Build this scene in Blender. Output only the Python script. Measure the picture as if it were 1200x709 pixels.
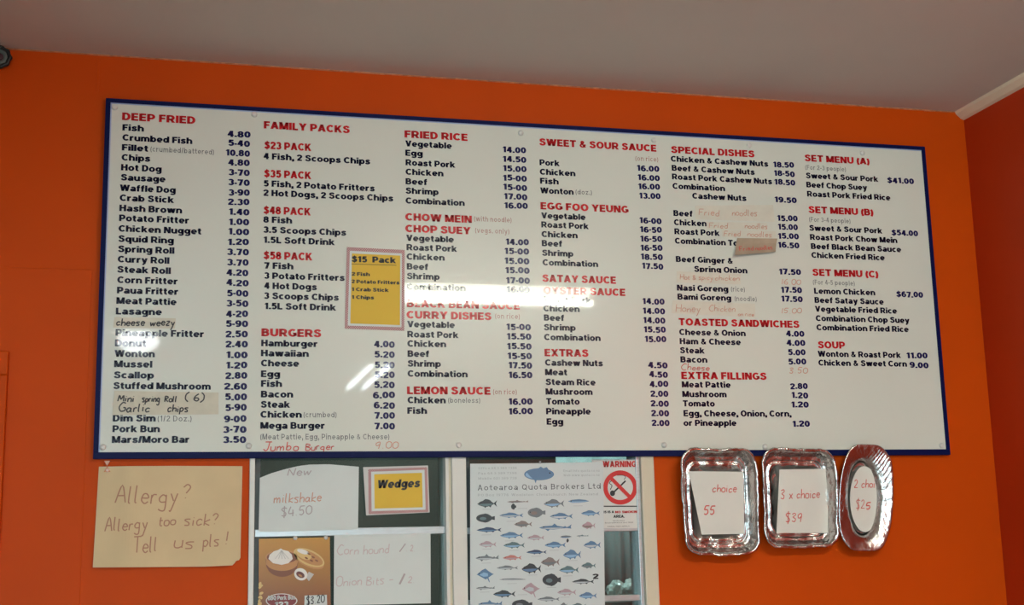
import bpy, bmesh, math, random
from mathutils import Vector, Matrix
random.seed(7)
S = bpy.context.scene
C = S.collection
for o in list(bpy.data.objects): bpy.data.objects.remove(o)

# ------------------------------------------------------------------ camera
BZ = 1.70                                   # height of the menu board's lower edge
CAM = Vector((0.18922, -3.45981, BZ - 0.24890))
YAW, PITCH, ROLL, FPX = -0.253177, 0.185654, 0.022855, 1552.31
RM = (Matrix.Rotation(YAW, 3, 'Z') @ Matrix.Rotation(PITCH, 3, 'X') @ Matrix.Rotation(ROLL, 3, 'Y'))
cd = bpy.data.cameras.new('camera'); co = bpy.data.objects.new('camera', cd); C.objects.link(co)
cd.sensor_fit = 'HORIZONTAL'; cd.sensor_width = 36; cd.lens = FPX * 36 / 1200
right, fwd, up = RM.col[0].copy(), RM.col[1].copy(), RM.col[2].copy()
M4 = Matrix.Identity(4)
for i in range(3):
    M4[i][0], M4[i][1], M4[i][2], M4[i][3] = right[i], up[i], -fwd[i], CAM[i]
co.matrix_world = M4; cd.clip_start = 0.05
S.camera = co

# ------------------------------------------------------------------ world, lights, exposure
S.view_settings.view_transform = 'Standard'; S.view_settings.look = 'None'
S.view_settings.gamma = 1; S.view_settings.exposure = 0.54
w = bpy.data.worlds.new('world'); S.world = w; w.use_nodes = True
w.node_tree.nodes['Background'].inputs[0].default_value = (.62, .78, 1, 1)
w.node_tree.nodes['Background'].inputs[1].default_value = 1.0
XL, XR, YF, ZC = -2.6, 2.5551, -7.4, BZ + 1.065      # room extents
YW = 0.015                                          # back wall surface (board face is y=0)
def area(name, loc, target, sx, sy, power, col):
    l = bpy.data.lights.new(name, 'AREA'); l.shape = 'RECTANGLE'; l.size = sx; l.size_y = sy
    l.energy = power; l.color = col
    o = bpy.data.objects.new(name, l); C.objects.link(o); o.location = loc
    o.rotation_euler = (Vector(target) - Vector(loc)).to_track_quat('-Z', 'Y').to_euler()
    return o
area('daylight_shopfront', (-0.9, YF + .02, 1.15), (-0.9, 0, 1.15), 2.8, 1.8, 95, (.68, .94, 1))
area('curtain_fill', (1.45, .25, 2.2), (1.4, .45, 1.2), 1.2, .1, 14, (.85, 1, .97)).rotation_euler = (.7, 0, 0)  # added fill light, unseen, brightens the curtain and bags behind the panes
TUBE, TWIN, GLOBE = 25.0, 45.0, 26.0                # lamp radiances (ceiling fittings, built below)

# ------------------------------------------------------------------ helpers
def P(px, py, y=0.0):
    "point of the plane y=const that the photograph shows at px,py"
    d = right * ((px - 600) / FPX) + fwd + up * ((354.5 - py) / FPX)
    t = (y - CAM.y) / d.y
    q = CAM + d * t
    return Vector((q.x, y, q.z))
def mat(name, col, rough=.6, metal=0, coat=0, spec=.5, coat_rough=.05, emit=None):
    m = bpy.data.materials.new(name); m.use_nodes = True
    b = m.node_tree.nodes['Principled BSDF']
    b.inputs['Base Color'].default_value = (*col, 1); b.inputs['Roughness'].default_value = rough
    b.inputs['Metallic'].default_value = metal; b.inputs['Coat Weight'].default_value = coat
    b.inputs['Coat Roughness'].default_value = coat_rough
    b.inputs['Specular IOR Level'].default_value = spec
    if emit:
        b.inputs['Emission Color'].default_value = (*emit[0], 1); b.inputs['Emission Strength'].default_value = emit[1]
    return m
def noisy(m, scale, amount, bump=0.0, dist=.002, stretch=(1, 1, 1), bscale=None, detail=4):
    "vary base colour a little and add relief"
    nt = m.node_tree; b = nt.nodes['Principled BSDF']; col = b.inputs['Base Color'].default_value[:]
    tc = nt.nodes.new('ShaderNodeTexCoord'); mp = nt.nodes.new('ShaderNodeMapping'); mp.inputs['Scale'].default_value = stretch
    nt.links.new(tc.outputs['Object'], mp.inputs['Vector'])
    n = nt.nodes.new('ShaderNodeTexNoise'); n.inputs['Scale'].default_value = scale; n.inputs['Detail'].default_value = detail
    nt.links.new(mp.outputs[0], n.inputs['Vector'])
    r = nt.nodes.new('ShaderNodeValToRGB')
    r.color_ramp.elements[0].position = .3; r.color_ramp.elements[1].position = .7
    r.color_ramp.elements[0].color = tuple(c * (1 - amount) for c in col[:3]) + (1,)
    r.color_ramp.elements[1].color = tuple(min(1, c * (1 + amount)) for c in col[:3]) + (1,)
    nt.links.new(n.outputs[0], r.inputs[0]); nt.links.new(r.outputs[0], b.inputs['Base Color'])
    if bump:
        n2 = nt.nodes.new('ShaderNodeTexNoise'); n2.inputs['Scale'].default_value = bscale or scale * 4; n2.inputs['Detail'].default_value = 3
        nt.links.new(mp.outputs[0], n2.inputs['Vector'])
        bp = nt.nodes.new('ShaderNodeBump'); bp.inputs['Strength'].default_value = bump; bp.inputs['Distance'].default_value = dist
        nt.links.new(n2.outputs[0], bp.inputs['Height']); nt.links.new(bp.outputs[0], b.inputs['Normal'])
    return m
def obj(name, verts, faces, m, parent=None, mi=None, smooth=False):
    me = bpy.data.meshes.new(name); me.from_pydata([tuple(v) for v in verts], [], faces)
    for x in (m if isinstance(m, (list, tuple)) else [m]): me.materials.append(x)
    if mi: me.polygons.foreach_set('material_index', mi)
    if smooth: me.polygons.foreach_set('use_smooth', [True] * len(me.polygons))
    me.update()
    o = bpy.data.objects.new(name, me); C.objects.link(o)
    if parent: o.parent = parent; o.matrix_parent_inverse = Matrix.Translation(-parent.location)
    return o
def empty(name, loc): 
    o = bpy.data.objects.new(name, None); C.objects.link(o); o.location = loc; o.empty_display_size = .05; return o
def tag(o, label, cat, group=None):
    o['label'] = label; o['category'] = cat
    if group: o['group'] = group
    return o
def struct(o): o['kind'] = 'structure'; return o
class MB:
    def __init__(s): s.v, s.f, s.mi, s.cuts = [], [], [], []
    def cut(s): s.cuts.append((len(s.v), len(s.f)))      # a new word or line: becomes an object of its own
    def add(s, v, f, k=0):
        n = len(s.v); s.v += v; s.f += [tuple(i + n for i in q) for q in f]; s.mi += [k] * len(f); return s
    def box(s, x0, x1, y0, y1, z0, z1, k=0):
        v = [(x, y, z) for x in (x0, x1) for y in (y0, y1) for z in (z0, z1)]
        return s.add(v, [(0, 1, 3, 2), (4, 6, 7, 5), (0, 4, 5, 1), (2, 3, 7, 6), (0, 2, 6, 4), (1, 5, 7, 3)], k)
    def build(s, name, m, parent=None, smooth=False, bevel=0):
        if len(s.cuts) > 1:
            ends = s.cuts[1:] + [(len(s.v), len(s.f))]; prev = (0, 0); o = None
            for e in ends:
                p = MB(); p.v = s.v[prev[0]:e[0]]; p.f = [tuple(i - prev[0] for i in q) for q in s.f[prev[1]:e[1]]]; p.mi = s.mi[prev[1]:e[1]]
                o = p.build(name, m, parent, smooth, bevel); prev = e
            return o
        o = obj(name, s.v, s.f, m, parent, s.mi, smooth)
        if bevel:
            b = o.modifiers.new('bevel', 'BEVEL'); b.width = bevel; b.segments = 2; b.limit_method = 'ANGLE'
        return o

# --- lettering ----------------------------------------------------------
GC = {}
# sign-writer's heavy grotesque, drawn as pen strokes: l line, d diagonal with flat ends, a elliptical arc, s spline. Cap height 10.
def _n(w, right): return ['l 1.3 0 1.3 7.4', 'a %g 4.3 %g 2.15 0 180' % ((1.3 + right) / 2, (right - 1.3) / 2), 'l %g 0 %g 4.4' % (right, right)]
GD = {
 'o': (7.9, ['a 3.95 3.7 2.65 2.75 0 360']), 'c': (7.1, ['a 3.95 3.7 2.65 2.75 45 315']), 'e': (7.8, ['a 3.95 3.7 2.65 2.75 0 318', 'b 1.6 3.55 7.7 3.55']),
 'a': (7.5, ['l 6.1 0 6.1 5', 'a 3.75 4.75 2.35 1.7 0 155', 'a 3.35 2.2 2.1 1.3 0 360']), 'b': (8.0, ['l 1.3 0 1.3 10', 'a 4.3 3.7 2.4 2.75 0 360']),
 'd': (8.0, ['l 6.7 0 6.7 10', 'a 3.7 3.7 2.4 2.75 0 360']), 'p': (8.0, ['l 1.3 -2.8 1.3 7.4', 'a 4.3 3.7 2.4 2.75 0 360']), 'q': (8.0, ['l 6.7 -2.8 6.7 7.4', 'a 3.7 3.7 2.4 2.75 0 360']),
 'g': (8.0, ['l 6.7 -.7 6.7 7.4', 'a 3.7 3.9 2.4 2.55 0 360', 'a 4.1 -.6 2.6 1.35 195 360']), 'h': (7.8, ['l 1.3 0 1.3 10', 'a 3.9 4.3 2.6 2.15 0 180', 'l 6.5 0 6.5 4.4']),
 'n': (7.8, _n(0, 6.5)), 'm': (11.7, ['l 1.3 0 1.3 7.4', 'a 3.55 4.3 2.25 2.15 0 180', 'l 5.85 0 5.85 4.4', 'a 8.1 4.3 2.3 2.15 0 180', 'l 10.4 0 10.4 4.4']),
 'u': (7.8, ['l 1.3 3 1.3 7.4', 'a 3.9 3.1 2.6 2.15 180 360', 'l 6.5 0 6.5 7.4']), 'r': (5.4, ['l 1.3 0 1.3 7.4', 'a 4.3 4 3 2.4 75 180']), 'i': (2.6, ['l 1.3 0 1.3 7.4', 'l 1.3 8.3 1.3 10.2']),
 'l': (2.6, ['l 1.3 0 1.3 10']), 'k': (8.0, ['l 1.3 0 1.3 10', 'd 1.9 2.4 6.1 7.4', 'd 3.4 4.6 6.6 0']), 'f': (5.0, ['l 2.2 0 2.2 8', 'a 4.1 7.8 1.9 1.35 70 180', 'b 0 6.5 4.9 6.5']),
 't': (5.1, ['l 2.3 2.3 2.3 9.4', 'a 4.2 2.4 1.9 1.45 180 290', 'b 0 6.5 4.9 6.5']), 's': (7.2, ['s 6.1 5.3 5.1 6.4 3.5 6.55 1.9 5.8 2.3 4.4 4.0 3.75 5.6 3.0 5.5 1.5 3.7 .9 1.9 1.2 1.0 2.4']),
 'v': (7.8, ['d 1.3 7.4 3.9 0', 'd 6.5 7.4 3.9 0']), 'w': (11.2, ['d 1.3 7.4 3.3 0', 'd 5.6 7.4 3.3 0', 'd 5.6 7.4 7.9 0', 'd 9.9 7.4 7.9 0']), 'y': (8.0, ['d 1.3 7.4 4.1 .5', 'd 6.7 7.4 3.7 -1.6', 'l 4.2 -1.9 1.2 -1.9']),
 'x': (7.8, ['d 1.4 7.4 6.4 0', 'd 6.4 7.4 1.4 0']), 'z': (6.8, ['l .3 6.45 6.5 6.45', 'l .3 .95 6.5 .95', 'd 5.3 6.4 1.5 1']),
 'A': (9.4, ['d 1.4 0 4.7 10', 'd 8.0 0 4.7 10', 'b 2.5 2.9 6.9 2.9']), 'B': (8.4, ['l 1.4 0 1.4 10', 'l 1.4 8.95 4.7 8.95', 'a 4.6 7.15 1.9 1.8 -90 90', 'l 1.4 5.25 4.9 5.25', 'a 4.7 3.15 2.3 2.1 -90 90', 'l 1.4 1.05 4.8 1.05']),
 'C': (8.9, ['a 4.9 5 3.5 3.95 42 318']), 'D': (8.6, ['l 1.4 0 1.4 10', 'l 1.4 8.95 3.9 8.95', 'a 3.8 5 3.4 3.95 -90 90', 'l 1.4 1.05 3.9 1.05']), 'E': (7.3, ['l 1.4 0 1.4 10', 'l 1.4 8.95 7.2 8.95', 'l 1.4 5.05 6.8 5.05', 'l 1.4 1.05 7.3 1.05']),
 'F': (7.0, ['l 1.4 0 1.4 10', 'l 1.4 8.95 7 8.95', 'l 1.4 5 6.4 5']), 'G': (9.2, ['a 4.9 5 3.5 3.95 45 330', 'b 5.1 4.4 9.1 4.4', 'l 7.85 1.2 7.85 4.6']), 'H': (8.7, ['l 1.4 0 1.4 10', 'l 7.3 0 7.3 10', 'l 1.4 5.2 7.3 5.2']),
 'I': (2.8, ['l 1.4 0 1.4 10']), 'K': (9.0, ['l 1.4 0 1.4 10', 'd 7.1 10 1.9 3.4', 'd 3.9 6 7.5 0']), 'L': (6.8, ['l 1.4 0 1.4 10', 'l 1.4 1.05 6.8 1.05']), 'M': (10.7, ['l 1.3 0 1.3 10', 'l 9.4 0 9.4 10', 'd 1.6 10 5.35 .3', 'd 9.1 10 5.35 .3']),
 'N': (8.7, ['l 1.3 0 1.3 10', 'l 7.4 0 7.4 10', 'd 1.6 10 7.1 0']), 'O': (9.8, ['a 4.9 5 3.5 3.95 0 360']), 'Q': (9.8, ['a 4.9 5 3.5 3.95 0 360', 'd 5.5 3 8.6 -.6']), 'P': (8.2, ['l 1.4 0 1.4 10', 'l 1.4 8.95 4.7 8.95', 'a 4.6 6.5 2.3 2.45 -90 90', 'l 1.4 4.05 4.7 4.05']),
 'R': (8.9, ['l 1.4 0 1.4 10', 'l 1.4 8.95 4.9 8.95', 'a 4.8 6.6 2.3 2.35 -90 90', 'l 1.4 4.25 4.9 4.25', 'd 4.7 4.6 7.5 0']), 'S': (8.3, ['s 7.0 7.3 5.9 8.7 4.2 9.0 2.3 8.4 1.9 7.0 3.1 5.8 5.2 5.1 6.7 3.9 6.4 1.8 4.3 1.0 2.2 1.5 1.2 3.0']),
 'T': (8.2, ['l 4.1 0 4.1 10', 'l 0 8.95 8.2 8.95']), 'U': (9.0, ['l 1.4 4 1.4 10', 'a 4.5 4 3.1 2.95 180 360', 'l 7.6 4 7.6 10']), 'V': (9.2, ['d 1.4 10 4.6 0', 'd 7.8 10 4.6 0']), 'W': (13.2, ['d 1.3 10 3.8 0', 'd 6.6 10 3.8 0', 'd 6.6 10 9.4 0', 'd 11.9 10 9.4 0']),
 'X': (9.2, ['d 1.5 10 7.7 0', 'd 7.7 10 1.5 0']), 'Y': (9.2, ['d 1.4 10 4.6 4', 'd 7.8 10 4.6 4', 'l 4.6 0 4.6 4.8']), 'Z': (8, ['l .3 8.95 7.6 8.95', 'l .3 1.05 7.8 1.05', 'd 6.4 9 1.7 1']),
 '0': (7.2, ['a 3.6 5 2.35 3.95 0 360']), '1': (5.0, ['l 3.4 0 3.4 10', 'd 1.3 7.2 3.2 9.6']), '2': (7.1, ['s 1.2 6.9 1.7 8.4 3.6 8.95 5.6 8.2 5.8 6.6 4.7 4.9 2.8 3.2 1.7 1.6', 'l .2 1.05 7.0 1.05']),
 '3': (7.1, ['a 3.4 7.1 2.2 1.9 -90 160', 'a 3.4 3.1 2.4 2.1 -160 90']), '4': (7.4, ['l 5.0 0 5.0 10', 'b 0 3.1 7.4 3.1', 'd 1.2 3.0 4.5 10']), '5': (7.1, ['l 1.4 8.95 6.6 8.95', 'd 1.9 4.6 2.3 9.8', 'a 3.5 3.6 2.4 2.6 -155 125']),
 '6': (7.2, ['a 3.7 3.3 2.35 2.35 0 360', 's 6.0 8.0 4.3 8.95 2.4 8.2 1.4 5.8 1.35 3.3']), '7': (7.0, ['l 0 8.95 7 8.95', 'd 5.5 8.5 2.9 0']), '8': (7.2, ['a 3.6 7.15 2.0 1.85 0 360', 'a 3.6 3.1 2.35 2.1 0 360']),
 '9': (7.2, ['a 3.5 6.7 2.35 2.35 0 360', 's 1.2 2.0 2.9 1.05 4.8 1.8 5.8 4.2 5.85 6.7']), '$': (7.6, ['s 6.4 7.2 5.3 8.5 3.8 8.8 2.2 8.2 1.8 6.9 3 5.8 4.8 5.1 6.1 3.9 5.8 1.9 3.8 1.2 2.0 1.6 1.1 3.0', 't 3.8 -1.1 3.8 11.1']),
 '&': (9.0, ['s 7.8 .5 5.0 3.8 2.9 6.5 2.8 8.2 4.0 9.0 5.2 8.1 4.9 6.5 2.5 4.6 1.5 2.8 2.8 1.1 5.0 1.1 6.9 3.0 7.6 4.8']), ',': (2.6, ['l 1.3 0 1.3 2.5', 'd 1.8 .2 .9 -1.8']), '.': (2.6, ['l 1.3 0 1.3 2.4']),
 '(': (3.4, ['a 5 4 3.6 6.2 125 235']), ')': (3.4, ['a -1.6 4 3.6 6.2 -55 55']), '/': (4.0, ['d .9 0 3.1 10']), '-': (4, ['l 0 4 4 4']), ' ': (3.2, [])}
PEN = {'bold': (3.2, 2.4), 'mid': (1.25, 1.1), 'thin': (1.35, 1.15)}
def glyph(ch, style):
    "verts, faces, advance in units of the cap height"
    k = (ch, style)
    if k in GC: return GC[k]
    wx, wz = PEN[style]; W, st = GD[ch]; v, f = [], []
    if ch == '-' and style == 'bold': W, st = 2.6, ['l 1.3 2.4 1.3 4.8']        # prices: raised point
    def pen(pts, wx, wz, closed=False):
        n0 = len(v); n = len(pts)
        for i, p in enumerate(pts):
            a_ = pts[i - 1] if (i or closed) else pts[0]; b_ = pts[(i + 1) % n] if (i < n - 1 or closed) else pts[-1]
            dx, dz = b_[0] - a_[0], b_[1] - a_[1]; L = math.hypot(dx, dz) or 1; nx, nz = -dz / L * wx / 2, dx / L * wz / 2
            v.append((p[0] + nx, p[1] + nz)); v.append((p[0] - nx, p[1] - nz))
        for i in range(n if closed else n - 1): j = (i + 1) % n; f.append((n0 + 2 * i, n0 + 2 * i + 1, n0 + 2 * j + 1, n0 + 2 * j))
    for q in st:
        c, *r_ = q.split(); r_ = [float(t) for t in r_]
        if c in 'lbt': kx, kz = {'l': (1, 1), 'b': (1, .82), 't': (.4, 1)}[c]; pen([tuple(r_[:2]), tuple(r_[2:])], wx * kx, wz * kz)
        elif c == 'd':
            h = wx * .53; n0 = len(v); v += [(r_[0] - h, r_[1]), (r_[0] + h, r_[1]), (r_[2] + h, r_[3]), (r_[2] - h, r_[3])]; f.append((n0, n0 + 1, n0 + 2, n0 + 3))
        elif c == 'a':
            cx, cy, rx, ry, a0, a1 = r_; cl = a1 - a0 >= 360; n = 20 if cl else max(5, int((a1 - a0) / 18))
            pen([(cx + rx * math.cos(math.radians(a0 + (a1 - a0) * i / n)), cy + ry * math.sin(math.radians(a0 + (a1 - a0) * i / n))) for i in range(n if cl else n + 1)], wx, wz, cl)
        elif c == 's': pen(smooth_poly([(r_[i], r_[i + 1]) for i in range(0, len(r_), 2)], 3), wx * (.8 if ch == '&' else 1), wz * (.8 if ch == '&' else 1))
    GC[k] = ([(x / 10, z / 10) for x, z in v], f, W / 10); return GC[k]
def natural(txt, style, gap, space):
    w = 0
    for c in txt: w += space if c == ' ' else glyph(c, style)[2] + gap
    return w - gap
def text(mb, txt, x0, yb, x1, cap, style='bold', y=-.0006, sheet=None, y1=None, jit=0, slant=0, k=0, gap=None, space=.34):
    "line of print; (x0,yb)-(x1,..) in photograph pixels on the plane, cap height in metres"
    mb.cut()
    if gap is None: gap = .10 if style == 'bold' else .12
    a = P(x0, yb, y)
    if y1 is None: b = Vector((P(x1, yb, y).x, y, a.z)); 
    else: b = P(x1, y1, y)
    if y1 is None:      # follow the horizontal of the plane
        b = Vector((a.x + (P(x1, yb, y).x - a.x), y, a.z))
    sy = cap
    L = math.hypot(b.x - a.x, b.z - a.z); ux, uz = (b.x - a.x) / L, (b.z - a.z) / L
    sx = L / natural(txt, style, gap, space)
    cx = 0
    for c in txt:
        if c == ' ': cx += space; continue
        gv, gf, gw = glyph(c, style)
        dy = random.uniform(-jit, jit) * cap
        if jit and c == '-': dy += .05 * cap
        out = []
        for (gx, gy) in gv:
            X = (cx + gx) * sx + slant * gy * sy; Z = gy * sy + dy
            wx = a.x + ux * X - uz * Z; wz = a.z + uz * X + ux * Z
            out.append((wx, (sheet(wx, wz) - .0006) if sheet else y, wz))
        mb.add(out, gf, k); cx += gw + gap

HW = {  # single-stroke handwriting: char -> (width, strokes)
 'a': (5, ['4,4 2,5 0,3 1,0 3,1 4,4', '4,5 4,1 5,0']), 'b': (5, ['0,10 0,0', '0,3 2,5 4,3 3,0 0,0']),
 'c': (4, ['4,4 2,5 0,3 1,0 4,1']), 'd': (5, ['4,4 2,5 0,2 2,0 4,1', '4,10 4,0']), 'e': (4, ['0,3 4,3 3,5 1,5 0,2 2,0 4,1']),
 'f': (4, ['4,9 2,10 1,7 1,0', '0,5 3,5']), 'g': (5, ['4,4 2,5 0,3 1,1 4,1', '4,5 4,-3 2,-4 0,-3']),
 'h': (4, ['0,10 0,0', '0,3 2,5 4,4 4,0']), 'i': (1.5, ['0.5,5 0.5,0', '0.5,7 0.7,7.5']), 'k': (4, ['0,10 0,0', '4,5 0,2.5 4,0']),
 'l': (2, ['0,10 0,1 1,0']), 'm': (7, ['0,5 0,0', '0,3 2,5 3,3 3,0', '3,3 5,5 6,3 6,0']), 'n': (4, ['0,5 0,0', '0,3 2,5 4,4 4,0']),
 'o': (4, ['2,5 0,4 0,1 2,0 4,1 4,4 2,5']), 'p': (4, ['0,5 0,-4', '0,4 2,5 4,3 2,0 0,1']), 'r': (3, ['0,5 0,0', '0,3 1,5 3,5']),
 's': (4, ['4,5 1,5 0,4 3,2 3,0 0,0']), 't': (3, ['1,8 1,1 3,0', '0,5 3,5']), 'u': (4, ['0,5 0,1 2,0 4,1', '4,5 4,0']),
 'w': (6, ['0,5 1,0 3,4 4,0 6,5']), 'x': (4, ['0,5 4,0', '4,5 0,0']), 'y': (4, ['0,5 2,1', '4,5 1,-4 0,-4']), 'z': (4, ['0,5 4,5 0,0 4,0']),
 'A': (6, ['0,0 3,10 6,0', '1,4 5,4']), 'C': (6, ['6,9 3,10 0,6 0,3 3,0 6,1']), 'F': (5, ['0,0 0,10', '0,10 5,10', '0,5 4,5']),
 'G': (6, ['6,9 3,10 0,5 2,0 6,1 6,4 4,4']), 'H': (6, ['0,10 0,0', '6,10 6,0', '0,5 6,5']), 'J': (5, ['5,10 4,2 2,0 0,2', '1,10 7,10']),
 'M': (7, ['0,0 1,9 3.5,3 6,9 7,0']), 'N': (6, ['0,0 0.5,9', '0.5,9 5,0', '5,0 6,10']), 'R': (5, ['0,0 0,9', '0,9 4,8 4,6 0,5', '0,5 5,0']),
 'T': (6, ['0,10 6,10', '3,10 3,0']), 'B': (5, ['0,0 0,9', '0,9 4,8 4,6 0,5', '0,5 5,3 4,0 0,0']), 'O': (6, ['3,10 0,8 0,2 3,0 6,2 6,8 3,10']),
 '0': (5, ['2.5,9 0,7 0,2 2.5,0 5,2 5,7 2.5,9']), '2': (5, ['0,7 2,9 4,7 3,4 0,0', '0,0 5,0']), '3': (5, ['0,8 3,9 4,7 1,5 4,3 3,0 0,1']),
 '1': (1.5, ['1,9 0.5,0']), '4': (5, ['2,9 0,3 5,3', '4,6 4,0']), '5': (5, ['1,9 0,5 3,5 4,2 2,0 0,1', '1,9 5,9']), '6': (5, ['4,9 1,6 0,2 3,0 5,2 3,4 0,3']),
 '8': (5, ['4,8 2,9 0,7 4,3 3,0 0,2 4,7']), '9': (5, ['4,6 1,4 0,7 3,9 4,7 3,0']), '.': (2, ['0.5,0 0.9,0.3']), '$': (5, ['5,8 2,9 0,7 4,3 3,0 0,1', '2.5,11 2.5,-2']),
 '?': (4, ['0,8 2,10 4,8 2,4', '2,1 2.2,0.5']), '!': (2, ['1.5,10 1,3', '0.8,1 0.9,0.5']), '(': (3, ['3,10 0,7 0,2 3,-1']), ')': (3, ['0,10 3,7 3,2 0,-1']),
 '-': (4, ['0,4 4,4.4']), '&': (5, ['5,0 0,7 2,9 3,7 0,2 2,0 5,4']), '/': (4, ['0,0 4,9'])}
def smooth_poly(p, n=4):
    if len(p) < 3: return p
    out = []
    q = [p[0]] + p + [p[-1]]
    for i in range(1, len(q) - 2):
        for t in range(n):
            t /= n; a, b, c, d = q[i - 1], q[i], q[i + 1], q[i + 2]
            out.append(tuple(.5 * (2 * b[j] + (c[j] - a[j]) * t + (2 * a[j] - 5 * b[j] + 4 * c[j] - d[j]) * t * t + (3 * b[j] - a[j] - 3 * c[j] + d[j]) * t ** 3) for j in (0, 1)))
    out.append(p[-1]); return out
def ribbon(mb, pts, w, fn, k=0):
    v = []; 
    for i, p in enumerate(pts):
        a = pts[max(0, i - 1)]; b = pts[min(len(pts) - 1, i + 1)]
        dx, dz = b[0] - a[0], b[1] - a[1]; L = math.hypot(dx, dz) or 1
        nx, nz = -dz / L * w / 2, dx / L * w / 2
        for s in (1, -1): x, z = p[0] + s * nx, p[1] + s * nz; v.append((x, fn(x, z), z))
    mb.add(v, [(2 * i, 2 * i + 1, 2 * i + 3, 2 * i + 2) for i in range(len(pts) - 1)], k)
def hand(mb, txt, x0, y0, x1, y1, cap, pen, y=-.001, sheet=None, k=0):
    fn = (lambda x, z: sheet(x, z) - .0007) if sheet else (lambda x, z: y)
    a = P(x0, y0, y); b = P(x1, y1, y); L = math.hypot(b.x - a.x, b.z - a.z); ux, uz = (b.x - a.x) / L, (b.z - a.z) / L
    mb.cut()
    W = sum(4 if c == ' ' else HW[c][0] + 1.8 for c in txt) - 1.8; sx = L / W; sy = cap / 10; cx = 0
    for c in txt:
        if c == ' ': cx += 4; continue
        gw, st = HW[c]; dy = random.uniform(-.6, .6); sc = random.uniform(.9, 1.1)
        for s in st:
            p = [tuple(float(t) for t in q.split(',')) for q in s.split()]
            p = smooth_poly(p)
            pp = []
            for gx, gy in p:
                X = (cx + gx + .12 * gy) * sx; Z = (gy * sc + dy) * sy
                pp.append((a.x + ux * X - uz * Z, a.z + uz * X + ux * Z))
            ribbon(mb, pp, pen, fn, k)
        cx += gw + 1.8
# --- sheets of paper ----------------------------------------------------
def resample(pts, n):
    L = [0]
    for a, b in zip(pts, pts[1:]): L.append(L[-1] + math.dist(a, b))
    out = []
    for i in range(n + 1):
        t = L[-1] * i / n
        for j in range(len(pts) - 1):
            if t <= L[j + 1] + 1e-9:
                u = (t - L[j]) / (L[j + 1] - L[j]); out.append(tuple(pts[j][k] * (1 - u) + pts[j + 1][k] * u for k in (0, 1))); break
    return out
def sheet_obj(name, top, bot, y, m, parent=None, bend=None, n=16, mm=10, th=.0005, k=None):
    "paper between an upper and a lower outline (photograph pixels) on plane y, curled by bend(x,z)"
    T = [(P(a, b, y).x, P(a, b, y).z) for a, b in top]; B = [(P(a, b, y).x, P(a, b, y).z) for a, b in bot]
    T = resample(T, n); B = resample(B, n)
    fn = (lambda x, z: y + bend(x, z)) if bend else (lambda x, z: y)
    v, f = [], []
    for off in (0, th):
        for j in range(mm + 1):
            for i in range(n + 1):
                t = j / mm; x = T[i][0] * (1 - t) + B[i][0] * t; z = T[i][1] * (1 - t) + B[i][1] * t
                v.append((x, fn(x, z) + off, z))
    N = (n + 1) * (mm + 1); q = lambda i, j: j * (n + 1) + i
    for j in range(mm):
        for i in range(n):
            f.append((q(i, j), q(i, j + 1), q(i + 1, j + 1), q(i + 1, j)))
            f.append((N + q(i, j), N + q(i + 1, j), N + q(i + 1, j + 1), N + q(i, j + 1)))
    for i in range(n):
        f.append((q(i, 0), q(i + 1, 0), N + q(i + 1, 0), N + q(i, 0))); f.append((q(i, mm), N + q(i, mm), N + q(i + 1, mm), q(i + 1, mm)))
    for j in range(mm):
        f.append((q(0, j), N + q(0, j), N + q(0, j + 1), q(0, j + 1))); f.append((q(n, j), q(n, j + 1), N + q(n, j + 1), N + q(n, j)))
    return obj(name, v, f, m, parent, smooth=False), fn
def poly(mb, pts, y, k=0, fn=None):
    "flat printed patch, outline in photograph pixels"
    v = []
    for a, b in pts:
        q = P(a, b, y); v.append((q.x, fn(q.x, q.z) if fn else y, q.z))
    mb.add(v, [tuple(range(len(v)))], k)
def ell(cx, cy, rx, ry, n=24, rot=0, a0=0, a1=2 * math.pi):
    out = []
    for i in range(n):
        t = a0 + (a1 - a0) * i / (n if a1 - a0 > 6.2 else n - 1)
        x, y_ = rx * math.cos(t), ry * math.sin(t)
        out.append((cx + x * math.cos(rot) - y_ * math.sin(rot), cy + x * math.sin(rot) + y_ * math.cos(rot)))
    return out
def tilted(mb, pts, y, k=0): poly(mb, pts, y, k)

# ------------------------------------------------------------------ materials
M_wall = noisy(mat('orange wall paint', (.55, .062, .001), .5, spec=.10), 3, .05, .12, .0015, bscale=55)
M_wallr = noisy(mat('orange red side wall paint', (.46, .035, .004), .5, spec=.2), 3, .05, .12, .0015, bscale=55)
M_ceil = noisy(mat('off white ceiling paint', (.62, .62, .56), .85), 2, .03, .05, .001, bscale=40)
M_plain = noisy(mat('cream plaster', (.55, .5, .42), .8), 2, .04)
M_floor = noisy(mat('grey vinyl floor', (.27, .26, .25), .45), 6, .12)
M_cornice = noisy(mat('cream cornice paint', (.78, .66, .5), .5), 8, .05)
GL = dict(rough=.25, coat=.42, coat_rough=.03, spec=.22)
M_board = noisy(mat('glossy white sign sheet', (.68, .69, .62), **GL), 1.5, .015)
M_blue = mat('navy border', (.001, .005, .060), .5, spec=.12)
M_red = mat('red lettering', (.56, .012, .018), **GL)
M_navy = mat('navy black lettering', (.005, .005, .028), **GL)
M_price = mat('dark blue price lettering', (.012, .010, .085), **GL)
M_grey = mat('grey small lettering', (.13, .13, .14), **GL)
M_pinkl = mat('faded red small lettering', (.42, .20, .17), **GL)
M_pen = mat('red marker', (.62, .10, .08), .6); M_penf = mat('faded red marker', (.60, .30, .22), .6)
M_penk = mat('black marker', (.04, .035, .04), .6); M_peng = mat('faint grey marker', (.42, .36, .36), .6)
M_penb = mat('brown red faded marker', (.42, .20, .13), .7)
M_tape = noisy(mat('cream tape strip', (.60, .54, .42), .5, coat=.3, coat_rough=.15), 30, .07)
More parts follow.
